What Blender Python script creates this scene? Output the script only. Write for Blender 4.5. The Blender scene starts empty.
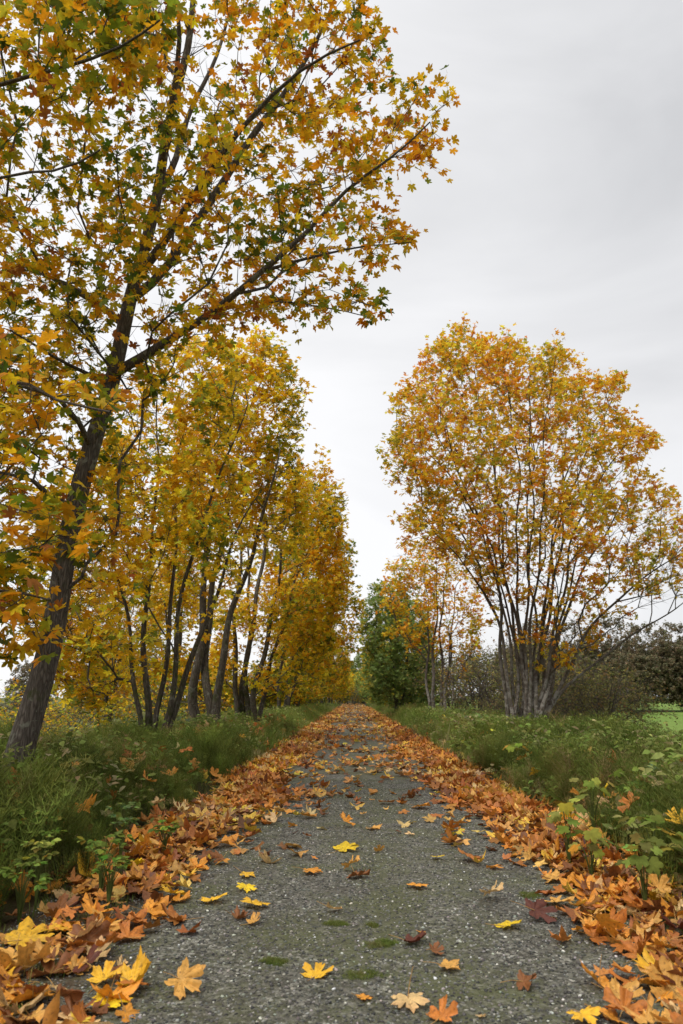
import bpy, math, random
import numpy as np
from mathutils import Vector

rng = np.random.default_rng(11)
random.seed(5)
scene = bpy.context.scene
COL = scene.collection
D = bpy.data

# ------------------------------------------------------------------ camera
FPX = 750.0
CAM_H = 1.2
PITCH = math.atan((697 - 512) / FPX)
YAW = math.atan(10.5 / FPX)            # camera turned slightly left of the path
cam_d = D.cameras.new('camera')
cam = D.objects.new('camera', cam_d)
COL.objects.link(cam)
cam.location = (0, 0, CAM_H)
cam.rotation_euler = (math.pi / 2 + PITCH, 0, YAW)
cam_d.sensor_fit = 'VERTICAL'
cam_d.sensor_height = 36.0
cam_d.lens = FPX / 1024 * 36.0
cam_d.clip_end = 3000
cam_d.clip_start = 0.05
cam_d.dof.use_dof = True
cam_d.dof.focus_distance = 9.0
cam_d.dof.aperture_fstop = 3.5
scene.camera = cam

_R = np.array(cam.rotation_euler.to_matrix())
_C = np.array([0, 0, CAM_H])


def ray(px, py):
    px = np.asarray(px, float); py = np.asarray(py, float)
    v = np.stack([(px - 341.5) / FPX, (512 - py) / FPX, -np.ones_like(px)], -1)
    return v @ _R.T


def at(px, py, dist):
    """point on the ray of a pixel at the real distance `dist` down the path"""
    r = ray(px, py)
    return _C + r * (np.asarray(dist, float) / r[..., 1])[..., None]


def on_ground(px, py, z=0.0):
    r = ray(px, py)
    return _C + r * ((z - CAM_H) / r[..., 2])[..., None]


def project(P):
    q = (P - _C) @ _R
    return 341.5 + FPX * q[..., 0] / -q[..., 2], 512 - FPX * q[..., 1] / -q[..., 2], -q[..., 2]


# ------------------------------------------------------------------ helpers
def sm(x, a, b):
    t = np.clip((np.asarray(x, float) - a) / (b - a), 0, 1)
    return t * t * (3 - 2 * t)


def make_mesh(name, V, F, mat, col=None, smooth=False):
    """V (n,3); F (m,3) or (m,4) or list of such arrays; col (n,3) per vertex"""
    me = D.meshes.new(name)
    Fs = F if isinstance(F, list) else [F]
    Fs = [np.asarray(f, np.int32) for f in Fs if len(f)]
    me.vertices.add(len(V))
    me.vertices.foreach_set('co', np.asarray(V, np.float32).ravel())
    loops = np.concatenate([f.ravel() for f in Fs])
    tot = np.concatenate([np.full(len(f), f.shape[1], np.int32) for f in Fs])
    start = np.concatenate([[0], np.cumsum(tot)[:-1]]).astype(np.int32)
    me.loops.add(len(loops))
    me.loops.foreach_set('vertex_index', loops)
    me.polygons.add(len(tot))
    me.polygons.foreach_set('loop_start', start)
    me.polygons.foreach_set('loop_total', tot)
    if smooth:
        me.polygons.foreach_set('use_smooth', np.ones(len(tot), bool))
    if col is not None:
        a = me.color_attributes.new('tint', 'FLOAT_COLOR', 'POINT')
        c = np.ones((len(V), 4), np.float32)
        c[:, :3] = col
        a.data.foreach_set('color', c.ravel())
    me.update(calc_edges=True)
    if mat:
        me.materials.append(mat)
    return me


def obj(name, me, parent=None, loc=None):
    o = D.objects.new(name, me)
    COL.objects.link(o)
    if parent is not None:
        o.parent = parent
    if loc is not None:
        o.location = loc
    return o


def tag(o, label=None, cat=None, group=None, kind=None):
    if label: o['label'] = label
    if cat: o['category'] = cat
    if group: o['group'] = group
    if kind: o['kind'] = kind
    return o


def empty(name, loc, label, cat, group=None):
    o = D.objects.new(name, None)
    COL.objects.link(o)
    o.location = loc
    o.empty_display_size = 0.3
    return tag(o, label, cat, group)


def copy_thing(root, loc, rz, s, label, group=None):
    r = root.copy(); COL.objects.link(r)
    r.location = loc; r.rotation_euler = (0, 0, rz); r.scale = (s, s, s)
    r['label'] = label
    if group: r['group'] = group
    for ch in list(root.children):
        c = ch.copy(); COL.objects.link(c); c.parent = r
        for g in ch.children:
            d = g.copy(); COL.objects.link(d); d.parent = c
    return r


# ------------------------------------------------------------------ materials
class NT:
    def __init__(self, name):
        self.m = D.materials.new(name); self.m.use_nodes = True
        self.t = self.m.node_tree; self.t.nodes.clear()
        self.out = self.t.nodes.new('ShaderNodeOutputMaterial')

    def n(self, kind, **kw):
        nd = self.t.nodes.new(kind)
        for k, v in kw.items():
            if k.startswith('i_'):
                key = k[2:]
                key = int(key) if key.isdigit() else key.replace('_', ' ')
                nd.inputs[key].default_value = v
            else:
                setattr(nd, k, v)
        return nd

    def l(self, a, b):
        self.t.links.new(a, b)

    def ramp(self, src, stops, interp='LINEAR'):
        r = self.n('ShaderNodeValToRGB')
        r.color_ramp.interpolation = interp
        e = r.color_ramp.elements
        while len(e) < len(stops): e.new(0.5)
        for i, (p, c) in enumerate(stops):
            e[i].position = p
            e[i].color = (*c, 1) if len(c) == 3 else c
        self.l(src, r.inputs[0])
        return r.outputs[0]

    def mix(self, fac, a, b, mode='MIX'):
        m = self.n('ShaderNodeMix', data_type='RGBA', blend_type=mode)
        for s, v in ((0, fac), (6, a), (7, b)):
            if hasattr(v, 'node'): self.l(v, m.inputs[s])
            else: m.inputs[s].default_value = v if s == 0 else (*v, 1)
        return m.outputs[2]

    def math(self, op, a, b=0.0, c=None, clamp=False):
        m = self.n('ShaderNodeMath', operation=op, use_clamp=clamp)
        for i, v in enumerate((a, b, c)):
            if v is None: continue
            if hasattr(v, 'node'): self.l(v, m.inputs[i])
            else: m.inputs[i].default_value = v
        return m.outputs[0]

    def maprange(self, v, a, b, c=0.0, d=1.0):
        m = self.n('ShaderNodeMapRange', i_1=a, i_2=b, i_3=c, i_4=d)
        self.l(v, m.inputs[0])
        return m.outputs[0]

    def noise(self, vec, scale, detail=3.0, rough=0.55, out=0, dist=0.0):
        n = self.n('ShaderNodeTexNoise')
        n.inputs['Scale'].default_value = scale
        n.inputs['Detail'].default_value = detail
        n.inputs['Roughness'].default_value = rough
        n.inputs['Distortion'].default_value = dist
        if vec is not None: self.l(vec, n.inputs['Vector'])
        return n.outputs[out]


def leaf_material(name, trans=0.4, rough=0.5, spec=0.3, dry=0.0):
    k = NT(name)
    a = k.n('ShaderNodeAttribute', attribute_name='tint')
    tc = k.n('ShaderNodeTexCoord')
    nz = k.noise(tc.outputs['Object'], 35.0 if dry else 20.0, 3.0, 0.6)
    v = k.maprange(nz, 0.3, 0.7, 0.72, 1.22)
    col = k.mix(1.0, a.outputs['Color'], v, 'MULTIPLY')
    if dry:
        spot = k.noise(tc.outputs['Object'], 60.0, 2.0, 0.5)
        sf = k.maprange(spot, 0.60, 0.70, 0.0, 0.55)
        col = k.mix(sf, col, (0.10, 0.035, 0.012))
    p = k.n('ShaderNodeBsdfPrincipled')
    p.inputs['Roughness'].default_value = rough
    p.inputs['Specular IOR Level'].default_value = spec
    k.l(col, p.inputs['Base Color'])
    b = k.n('ShaderNodeBump', i_Strength=0.35, i_Distance=0.01)
    k.l(nz, b.inputs['Height']); k.l(b.outputs[0], p.inputs['Normal'])
    t = k.n('ShaderNodeBsdfTranslucent')
    k.l(col, t.inputs['Color'])
    m = k.n('ShaderNodeMixShader'); m.inputs[0].default_value = trans
    k.l(p.outputs[0], m.inputs[1]); k.l(t.outputs[0], m.inputs[2])
    k.l(m.outputs[0], k.out.inputs[0])
    return k.m


def bark_material(name, dark, light, lichen, lichen_amt, moss_h=0.0, scale=1.0, upper=None):
    k = NT(name)
    tc = k.n('ShaderNodeTexCoord')
    mp = k.n('ShaderNodeMapping'); mp.inputs['Scale'].default_value = (1, 1, 0.13)
    k.l(tc.outputs['Object'], mp.inputs['Vector'])
    v = k.n('ShaderNodeTexVoronoi', feature='DISTANCE_TO_EDGE'); v.inputs['Scale'].default_value = 42.0 * scale
    nz0 = k.noise(mp.outputs[0], 9.0, 3.0, 0.6, out=1)
    vv = k.mix(0.10, mp.outputs[0], nz0)
    k.l(vv, v.inputs['Vector'])
    ridge = k.maprange(v.outputs['Distance'], 0.0, 0.30, 0.35, 1.0)
    fine = k.noise(mp.outputs[0], 60.0 * scale, 4.0, 0.7)
    f = k.math('MULTIPLY', ridge, fine)
    c = k.mix(k.maprange(f, 0.1, 0.6), dark, light)
    ln = k.noise(tc.outputs['Object'], 7.0, 5.0, 0.65, dist=0.5)
    c = k.mix(k.math('MULTIPLY', k.maprange(ln, 0.62 - lichen_amt * 0.25, 0.68 - lichen_amt * 0.2), 0.8), c, lichen)
    mn = k.noise(tc.outputs['Object'], 5.0, 4.0, 0.6)
    sep = k.n('ShaderNodeSeparateXYZ'); k.l(tc.outputs['Object'], sep.inputs[0])
    hh = k.maprange(sep.outputs[2], 0.3, 2.5 + moss_h, 0.16 if moss_h else 0.06, 0.0)
    mf = k.maprange(k.math('ADD', mn, hh), 0.62, 0.78)
    c = k.mix(mf, c, (0.055, 0.062, 0.02))
    if upper is not None:
        c = k.mix(k.maprange(k.math('ADD', sep.outputs[2], k.maprange(ln, .3, .7, -.8, .8)), 1.2, 3.6), c, k.mix(k.maprange(f, 0.1, 0.6), dark, upper))
    p = k.n('ShaderNodeBsdfPrincipled'); p.inputs['Roughness'].default_value = 0.85
    p.inputs['Specular IOR Level'].default_value = 0.2
    k.l(c, p.inputs['Base Color'])
    b = k.n('ShaderNodeBump', i_Strength=0.9, i_Distance=0.02)
    k.l(f, b.inputs['Height']); k.l(b.outputs[0], p.inputs['Normal'])
    k.l(p.outputs[0], k.out.inputs[0])
    return k.m


def simple_material(name, col, rough=0.8, var=0.3, scale=10):
    k = NT(name)
    tc = k.n('ShaderNodeTexCoord')
    nz = k.noise(tc.outputs['Object'], scale, 4.0, 0.6)
    c = k.mix(1.0, col, k.maprange(nz, 0.3, 0.7, 1 - var, 1 + var), 'MULTIPLY')
    p = k.n('ShaderNodeBsdfPrincipled'); p.inputs['Roughness'].default_value = rough
    k.l(c, p.inputs['Base Color']); k.l(p.outputs[0], k.out.inputs[0])
    return k.m


M_LEAF = leaf_material('maple_leaf', 0.5, 0.55, 0.25)
M_DRY = leaf_material('fallen_leaf', 0.18, 0.55, 0.35, dry=1.0)
M_GREEN = leaf_material('green_leaf', 0.35, 0.7, 0.08)
M_STALK = leaf_material('leaf_stalk', 0.1, 0.5, 0.3)
M_BARK_NEAR = bark_material('bark_mossy_grey', (0.04, 0.032, 0.025), (0.18, 0.15, 0.125), (0.22, 0.22, 0.17), 0.15)
M_BARK = bark_material('bark_dark', (0.04, 0.032, 0.024), (0.16, 0.135, 0.105), (0.20, 0.20, 0.16), 0.2, 1.5, 0.7)
M_BARK_PALE = bark_material('bark_pale', (0.07, 0.055, 0.045), (0.24, 0.20, 0.165), (0.36, 0.34, 0.30), 0.6, 0.0, 0.7, (.10, .08, .06))
M_TWIG = simple_material('twig', (0.085, 0.07, 0.05), 0.85, 0.4, 3)


# ------------------------------------------------------------------ leaf templates
def outline(kind):
    if kind == 'fine':
        h = [(0, 1.0), (3, .92), (8, .84), (12, .87), (17, .86), (18, .76), (19, .64), (21, .52), (25, .40),
             (29, .54), (32, .68), (33, .78), (37, .88), (41, .85), (46, .92), (50, .99), (54, .90), (59, .83),
             (65, .86), (67, .76), (69, .64), (73, .52), (79, .42), (86, .50), (91, .58), (97, .61), (105, .70),
             (111, .61), (118, .60), (122, .50), (130, .47), (138, .46), (150, .36), (163, .27), (175, .12)]
    elif kind == 'mid':
        h = [(0, 1.0), (11, .82), (18, .78), (25, .43), (33, .74), (41, .85), (50, .98), (60, .80), (68, .68),
             (79, .44), (91, .56), (105, .68), (121, .50), (145, .38), (174, .12)]
    elif kind == 'low':
        h = [(0, 1.0), (16, .76), (25, .43), (35, .76), (50, .97), (66, .74), (79, .44), (105, .66), (140, .40), (175, .12)]
    else:
        h = [(0, 1.0), (25, .50), (50, .97), (80, .50), (108, .65), (176, .15)]
    pts = [(a, r) for a, r in h] + [(-a, r) for a, r in reversed(h) if a != 0]
    a = np.radians([p[0] for p in pts]); r = np.array([p[1] for p in pts])
    return np.stack([r * np.sin(a), r * np.cos(a)], 1)


def leaf_template(kind, rings, cup, droop, fold, rough=0.0, seed=0):
    """unit leaf (base at origin, blade towards +Y, about 1 wide), returns V,F"""
    rg = np.random.default_rng(seed)
    o = outline(kind)
    o = o * (1 + rg.normal(0, 0.035, (len(o), 1)))
    n = len(o)
    V = [np.zeros((1, 2))]
    F = []
    for k in range(1, rings + 1):
        V.append(o * (k / rings))
    for j in range(n):
        F.append((0, 1 + (j + 1) % n, 1 + j))
    for k in range(1, rings):
        a = 1 + (k - 1) * n; b = 1 + k * n
        for j in range(n):
            j2 = (j + 1) % n
            F.append((a + j, a + j2, b + j2)); F.append((a + j, b + j2, b + j))
    P = np.concatenate(V)
    x, y = P[:, 0], P[:, 1]
    r = np.hypot(x, y)
    th = np.arctan2(x, y)
    z = cup * r ** 2 - droop * np.maximum(y, 0) ** 2 + fold * np.abs(x)
    # each lobe folds about its own vein, tips twist
    z += (0.10 + rough * .25) * r * np.abs(np.sin(th * 180 / 50 * math.pi / 2 * 1.0)) * (1 if rough else .5)
    if rough:
        ph = rg.uniform(0, 6.28, 4)
        z += rough * r ** 1.5 * (np.sin(th * 2 + ph[0]) * .45 + np.sin(th * 3 + ph[1]) * .35)
        z += rough * .10 * np.sin(x * 11 + ph[2]) * np.cos(y * 9 + ph[3]) * r
    V3 = np.stack([x, y, z], 1)
    # curl the blade about the x axis
    if rough:
        c = rg.uniform(-1.1, 1.1) * rough * 1.6
        ang = c * (V3[:, 1]) ** 1
        yy = np.where(np.abs(c) > 1e-3, np.sin(ang) / c, V3[:, 1])
        zz = np.where(np.abs(c) > 1e-3, (1 - np.cos(ang)) / c, 0)
        V3 = np.stack([V3[:, 0], yy - V3[:, 2] * np.sin(ang), zz + V3[:, 2] * np.cos(ang)], 1)
    V3[:, :2] *= 0.62          # real width about 1.0
    V3[:, 2] *= 0.62
    return V3, np.array(F, np.int32)


T_CROWN = {
    'mid': [leaf_template('mid', 1, c, d, f, 0, s) for s, (c, d, f) in enumerate([(-.12, .25, .2), (-.2, .1, .35), (.1, .3, .15), (-.3, .35, .1), (.15, .1, .4)])],
    'low': [leaf_template('low', 1, c, d, f, 0, s) for s, (c, d, f) in enumerate([(-.15, .25, .2), (-.2, .1, .35), (.12, .3, .15)])],
    'far': [leaf_template('far', 1, c, d, f, 0, s) for s, (c, d, f) in enumerate([(-.15, .2, .25), (.15, .2, .2)])],
}


def rot_from(normal, fwd):
    """rotation matrices with local z = normal, local y ~ fwd"""
    z = normal / np.linalg.norm(normal, axis=1, keepdims=True)
    y = fwd - (fwd * z).sum(1, keepdims=True) * z
    y /= np.linalg.norm(y, axis=1, keepdims=True) + 1e-9
    x = np.cross(y, z)
    return np.stack([x, y, z], 2)      # columns


def scatter(templates, P, R, S, C, rg, shade=0.0):
    """many copies of templates in one array set"""
    Vs, Fs, Cs = [], [], []
    off = 0
    pick = rg.integers(0, len(templates), len(P))
    for i, (tv, tf) in enumerate(templates):
        k = np.where(pick == i)[0]
        if not len(k): continue
        V = np.einsum('nij,vj->nvi', R[k], tv) * S[k][:, None, None] + P[k][:, None, :]
        n, v = len(k), len(tv)
        F = tf[None] + (np.arange(n) * v)[:, None, None] + off
        Vs.append(V.reshape(-1, 3)); Fs.append(F.reshape(-1, tf.shape[1]))
        Cs.append(np.repeat(C[k], v, 0))
        off += n * v
    return np.concatenate(Vs), np.concatenate(Fs), np.concatenate(Cs)


# ------------------------------------------------------------------ trees
def tubes(chains, sides=None):
    """chains: list of (P (k,3), r (k)); returns V,F of round tapered tubes"""
    Vs, Fs = [], []
    off = 0
    for P, r in chains:
        k = len(P)
        if k < 2: continue
        m = sides or (14 if r[0] > .1 else 8 if r[0] > .04 else 5 if r[0] > .012 else 3)
        T = np.gradient(P, axis=0)
        T /= np.linalg.norm(T, axis=1, keepdims=True) + 1e-9
        up = np.array([1.0, 0.13, 0.07])
        N = np.cross(T, up); N /= np.linalg.norm(N, axis=1, keepdims=True) + 1e-9
        B = np.cross(T, N)
        a = np.arange(m) / m * 2 * math.pi
        ring = N[:, None] * np.cos(a)[None, :, None] + B[:, None] * np.sin(a)[None, :, None]
        rr = r[:, None]
        if r[0] > .05:
            ph = (P[0, 0] * 7) % 6.28
            rr = rr * (1 + .07 * np.sin(a * 3 + ph + P[:, 2:3] * .9) + .04 * np.sin(a * 5 + ph * 2 - P[:, 2:3] * 2.1))
        V = P[:, None] + ring * np.broadcast_to(rr, (k, m))[..., None]
        i = np.arange(k - 1)[:, None] * m; j = np.arange(m)[None]; j2 = (j + 1) % m
        F = np.stack([i + j, i + j2, i + m + j2, i + m + j], -1).reshape(-1, 4) + off
        Vs.append(V.reshape(-1, 3)); Fs.append(F); off += k * m
    return np.concatenate(Vs), np.concatenate(Fs)


def resample(P, step):
    P = np.asarray(P, float)
    # catmull-rom
    Q = np.vstack([2 * P[0] - P[1], P, 2 * P[-1] - P[-2]])
    out = []
    for i in range(1, len(Q) - 2):
        a, b, c, d = Q[i - 1:i + 3]
        n = max(2, int(np.linalg.norm(c - b) / step))
        for t in np.arange(n) / n:
            out.append(.5 * ((2 * b) + (-a + c) * t + (2 * a - 5 * b + 4 * c - d) * t * t + (-a + 3 * b - 3 * c + d) * t ** 3))
    out.append(P[-1])
    return np.array(out)


def poly_rows(poly):
    """returns sampler extents per row"""
    poly = np.array(poly, float)
    return poly


def inside(poly, x, y):
    c = np.zeros(len(x), bool)
    j = len(poly) - 1
    for i in range(len(poly)):
        xi, yi = poly[i]; xj, yj = poly[j]
        if yi != yj:
            c ^= ((yi > y) != (yj > y)) & (x < (xj - xi) * (y - yi) / (yj - yi) + xi)
        j = i
    return c


def envelope_points(poly, n, dist, rg, thick=0.85, bias=0.0, bare=None, bare_keep=0.3, maxdepth=None):
    """points in the volume whose outline is `poly` seen from the path, round in depth"""
    poly = np.array(poly, float)
    x0, y0 = poly.min(0); x1, y1 = poly.max(0)
    out = np.zeros((0, 3)); px_all = np.zeros((0, 2))
    while len(out) < n * 1.45:
        x = rg.uniform(x0, x1, 4000); y = rg.uniform(y0, y1, 4000)
        k = inside(poly, x, y); x, y = x[k], y[k]
        # row extents
        ys = np.linspace(y0, y1, 60); L = np.full(60, 1e9); Rr = np.full(60, -1e9)
        gx = np.linspace(x0, x1, 120)
        for i, yy in enumerate(ys):
            q = inside(poly, gx, np.full(120, yy))
            if q.any(): L[i] = gx[q].min(); Rr[i] = gx[q].max()
        good = L < 1e8
        l = np.interp(y, ys[good], L[good]); r = np.interp(y, ys[good], Rr[good])
        w = np.maximum((r - l) / 2, 5); u = np.clip((x - (l + r) / 2) / w, -1, 1)
        ww = w / FPX * dist
        if maxdepth: ww = np.minimum(ww, maxdepth)
        dz = ww * thick * np.sqrt(1 - u * u * .95) * rg.uniform(-1, 1, len(x))
        if bare is not None:
            b = inside(np.array(bare, float), x, y) & (rg.random(len(x)) > bare_keep)
            x, y, dz = x[~b], y[~b], dz[~b]
        out = np.vstack([out, at(x, y, dist + bias + dz)])
        px_all = np.vstack([px_all, np.stack([x, y], 1)])
    k = lump_noise(out, rg, .75 * 12 / (dist + 4)) > -.38 - .25 * rg.random(len(out))
    out = out[k]
    return out[:n]


PAL = {
    'gold': [((.90, .57, .022), .42), ((.90, .45, .02), .25), ((.86, .66, .04), .14), ((.52, .46, .035), .12), ((.22, .26, .03), .07)],
    'mixed': [((.86, .52, .02), .34), ((.86, .38, .018), .22), ((.56, .46, .03), .15), ((.24, .28, .025), .16), ((.11, .16, .02), .09), ((.38, .13, .03), .04)],
    'orange': [((.90, .53, .03), .42), ((.90, .39, .03), .26), ((.74, .25, .03), .06), ((.80, .62, .05), .13), ((.42, .40, .04), .13)],
    'olive': [((.72, .50, .025), .34), ((.42, .40, .035), .26), ((.17, .22, .025), .22), ((.76, .36, .02), .18)],
    'green': [((.19, .26, .07), .38), ((.25, .32, .08), .34), ((.34, .38, .08), .18), ((.56, .46, .06), .10)],
    'scrub': [((.17, .17, .055), .4), ((.22, .21, .065), .25), ((.25, .16, .07), .22), ((.36, .28, .09), .13)],
    'darkwood': [((.20, .19, .11), .4), ((.24, .20, .12), .35), ((.28, .20, .12), .25)],
    'litter': [((.64, .26, .04), .26), ((.44, .16, .035), .22), ((.66, .36, .09), .20), ((.20, .075, .028), .18), ((.82, .52, .06), .08), ((.70, .47, .20), .06)],
}


def lump_noise(P, rg, freq):
    """cheap smooth pseudo-noise -1..1"""
    v = np.zeros(len(P))
    for i in range(5):
        k = rg.normal(0, freq, 3); v += np.sin(P @ k + rg.uniform(0, 6.28))
    return v / 2.2


def pick_colours(P, pal, rg, clump=1.2, jitter=.16, gain=1.0):
    cols = np.array([c for c, w in PAL[pal]]); w = np.array([w for c, w in PAL[pal]])
    cum = np.cumsum(w / w.sum())
    s = lump_noise(P, rg, clump) * .26 + rg.random(len(P))
    # rank-uniformise so the palette weights hold
    u = np.argsort(np.argsort(s)) / max(1, len(s))
    order = np.argsort(-(cols[:, 0] / (cols[:, 1] + .05)))
    cum = np.cumsum(w[order] / w.sum())
    k = order[np.minimum(np.searchsorted(cum, u), len(cols) - 1)]
    c = cols[k] * rg.lognormal(0, jitter, (len(P), 1)) * rg.lognormal(0, .06, (len(P), 3)) * gain
    return np.clip(c, 0, .9)


def grow(stems, attractors, rg, path_w=.28, step=.4, down=.9, tip_r=.0035, wob=.03):
    """connects every attractor to the nearest part of the growing skeleton.
    stems: list of (points, r_base, r_tip). returns nodes,parents,radii,stem_id"""
    pos, par, plen, sid, srad, tan = [], [], [], [], [], []
    for i, st in enumerate(stems):
        P, rb, rt = st[0], st[1], st[2]
        attach = st[3] if len(st) > 3 else None
        Q = resample(P, step * .7)
        ph = rg.uniform(0, 6.28, 4); tt = np.arange(len(Q))[:, None] * step * .7
        Q[1:-1] += (np.concatenate([np.sin(tt * 1.1 + ph[0]) + .5 * np.sin(tt * 2.7 + ph[1]), np.sin(tt * 1.2 + ph[2]) + .5 * np.sin(tt * 2.9 + ph[3]), tt * 0], 1) * wob * 1.1 * np.minimum(tt, 1))[1:-1]
        start = -1
        if attach is not None:     # limb leaving an earlier stem
            d = np.linalg.norm(np.array(pos) - Q[0], axis=1); start = int(d.argmin()); Q[0] = pos[start]
            Q = Q[1:] if len(Q) > 2 else Q
        acc = plen[start] if start >= 0 else 0
        for j, q in enumerate(Q):
            prev = start if j == 0 else len(pos) - 1
            if j > 0 or start >= 0:
                acc += np.linalg.norm(q - pos[prev])
            par.append(prev); pos.append(q); plen.append(acc); sid.append(i)
            t = j / max(1, len(Q) - 1)
            srad.append(rb + (rt - rb) * t ** .8)
            nx = Q[min(j + 1, len(Q) - 1)] - Q[max(j - 1, 0)]
            tan.append(nx / (np.linalg.norm(nx) + 1e-9))
    A = np.asarray(attractors); n = len(A)
    Pn = np.array(pos); L = np.array(plen)
    zmin = Pn[:, 2].min()
    ok = Pn[:, 2] > zmin + 1.0

    def cost(a, p, l, t):
        d = a - p
        dist = np.linalg.norm(d, axis=-1)
        cosv = (d * t).sum(-1) / (dist + 1e-6)
        return dist * (1.0 + .45 * (1 - cosv)) + path_w * l + down * np.maximum(0, p[..., 2] - a[..., 2])
    Tn = np.array(tan)
    C = cost(A[:, None], Pn[None, ok], L[None, ok], Tn[None, ok])
    idx = np.where(ok)[0]
    best = idx[C.argmin(1)]; bc = C.min(1)
    done = np.zeros(n, bool); tips = []
    for _ in range(n):
        bcm = np.where(done, 1e9, bc); a = int(bcm.argmin()); done[a] = True
        s = int(best[a]); p0 = pos[s]; p1 = A[a]
        d = np.linalg.norm(p1 - p0); k = max(1, int(d / step))
        t0 = tan[s] * d * .7
        dirv = (p1 - p0) / (d + 1e-9)
        t1 = (dirv + np.array([0, 0, .25])) * d * .7
        prev = s
        new = []
        for j in range(1, k + 1):
            t = j / k
            q = (2 * t ** 3 - 3 * t ** 2 + 1) * p0 + (t ** 3 - 2 * t ** 2 + t) * t0 + (-2 * t ** 3 + 3 * t ** 2) * p1 + (t ** 3 - t ** 2) * t1
            if j < k: q = q + rg.normal(0, wob * .7, 3)
            par.append(prev); pos.append(q); plen.append(plen[prev] + np.linalg.norm(q - pos[prev]))
            sid.append(-1); srad.append(0)
            tv = q - pos[prev]; tan.append(tv / (np.linalg.norm(tv) + 1e-9))
            prev = len(pos) - 1; new.append(prev)
        tips.append(prev)
        if d > 1e-6:
            NP = np.array([pos[i] for i in new]); NL = np.array([plen[i] for i in new]); NT_ = np.array([tan[i] for i in new])
            cc = cost(A[:, None], NP[None], NL[None], NT_[None])
            m = cc.min(1); b = cc.argmin(1)
            u = m < bc
            bc = np.where(u, m, bc); best = np.where(u, np.array(new)[b], best)
    pos = np.array(pos); par = np.array(par); sid = np.array(sid); srad = np.array(srad)
    e = 2.15
    acc = np.zeros(len(pos))
    order = range(len(pos) - 1, -1, -1)
    haschild = np.zeros(len(pos), bool)
    haschild[par[par >= 0]] = True
    acc[~haschild] = tip_r ** e
    # parents always have lower index
    for i in order:
        if par[i] >= 0: acc[par[i]] += acc[i]
    rad = acc ** (1 / e)
    m = sid >= 0
    rad[m] = np.maximum(srad[m], np.minimum(rad[m], srad[m] * 1.2))
    for i in range(len(pos)):      # a branch is never thicker than what carries it
        if par[i] >= 0: rad[i] = min(rad[i], rad[par[i]] * (.97 if sid[i] >= 0 and sid[i] == sid[par[i]] else .72 if sid[par[i]] >= 0 and sid[i] != sid[par[i]] else 1.0))
    return pos, par, rad, sid, np.array(tips)


def chains_of(pos, par, rad, sid, want):
    """cut the skeleton into long chains; want='stem' or 'branch'"""
    n = len(pos)
    ch = [[] for _ in range(n)]
    for i in range(n):
        if par[i] >= 0: ch[par[i]].append(i)
    out = {}
    stack = [(i, -1) for i in range(n) if par[i] < 0]
    res = []
    while stack:
        s, frm = stack.pop()
        c = [frm, s] if frm >= 0 else [s]
        cur = s
        while True:
            kids = ch[cur]
            if not kids: break
            same = [k for k in kids if sid[k] == sid[cur]] if sid[cur] >= 0 else kids
            nxt = None
            if same: nxt = max(same, key=lambda k: rad[k])
            for k in kids:
                if k != nxt: stack.append((k, cur))
            if nxt is None: break
            c.append(nxt); cur = nxt
        st = sid[s]
        if (st >= 0) == (want == 'stem') and len(c) > 1:
            r = rad[c].copy()
            if frm >= 0: r[0] = min(r[0], r[1] * 1.12)
            res.append((pos[c], r, st))
    return res


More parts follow.
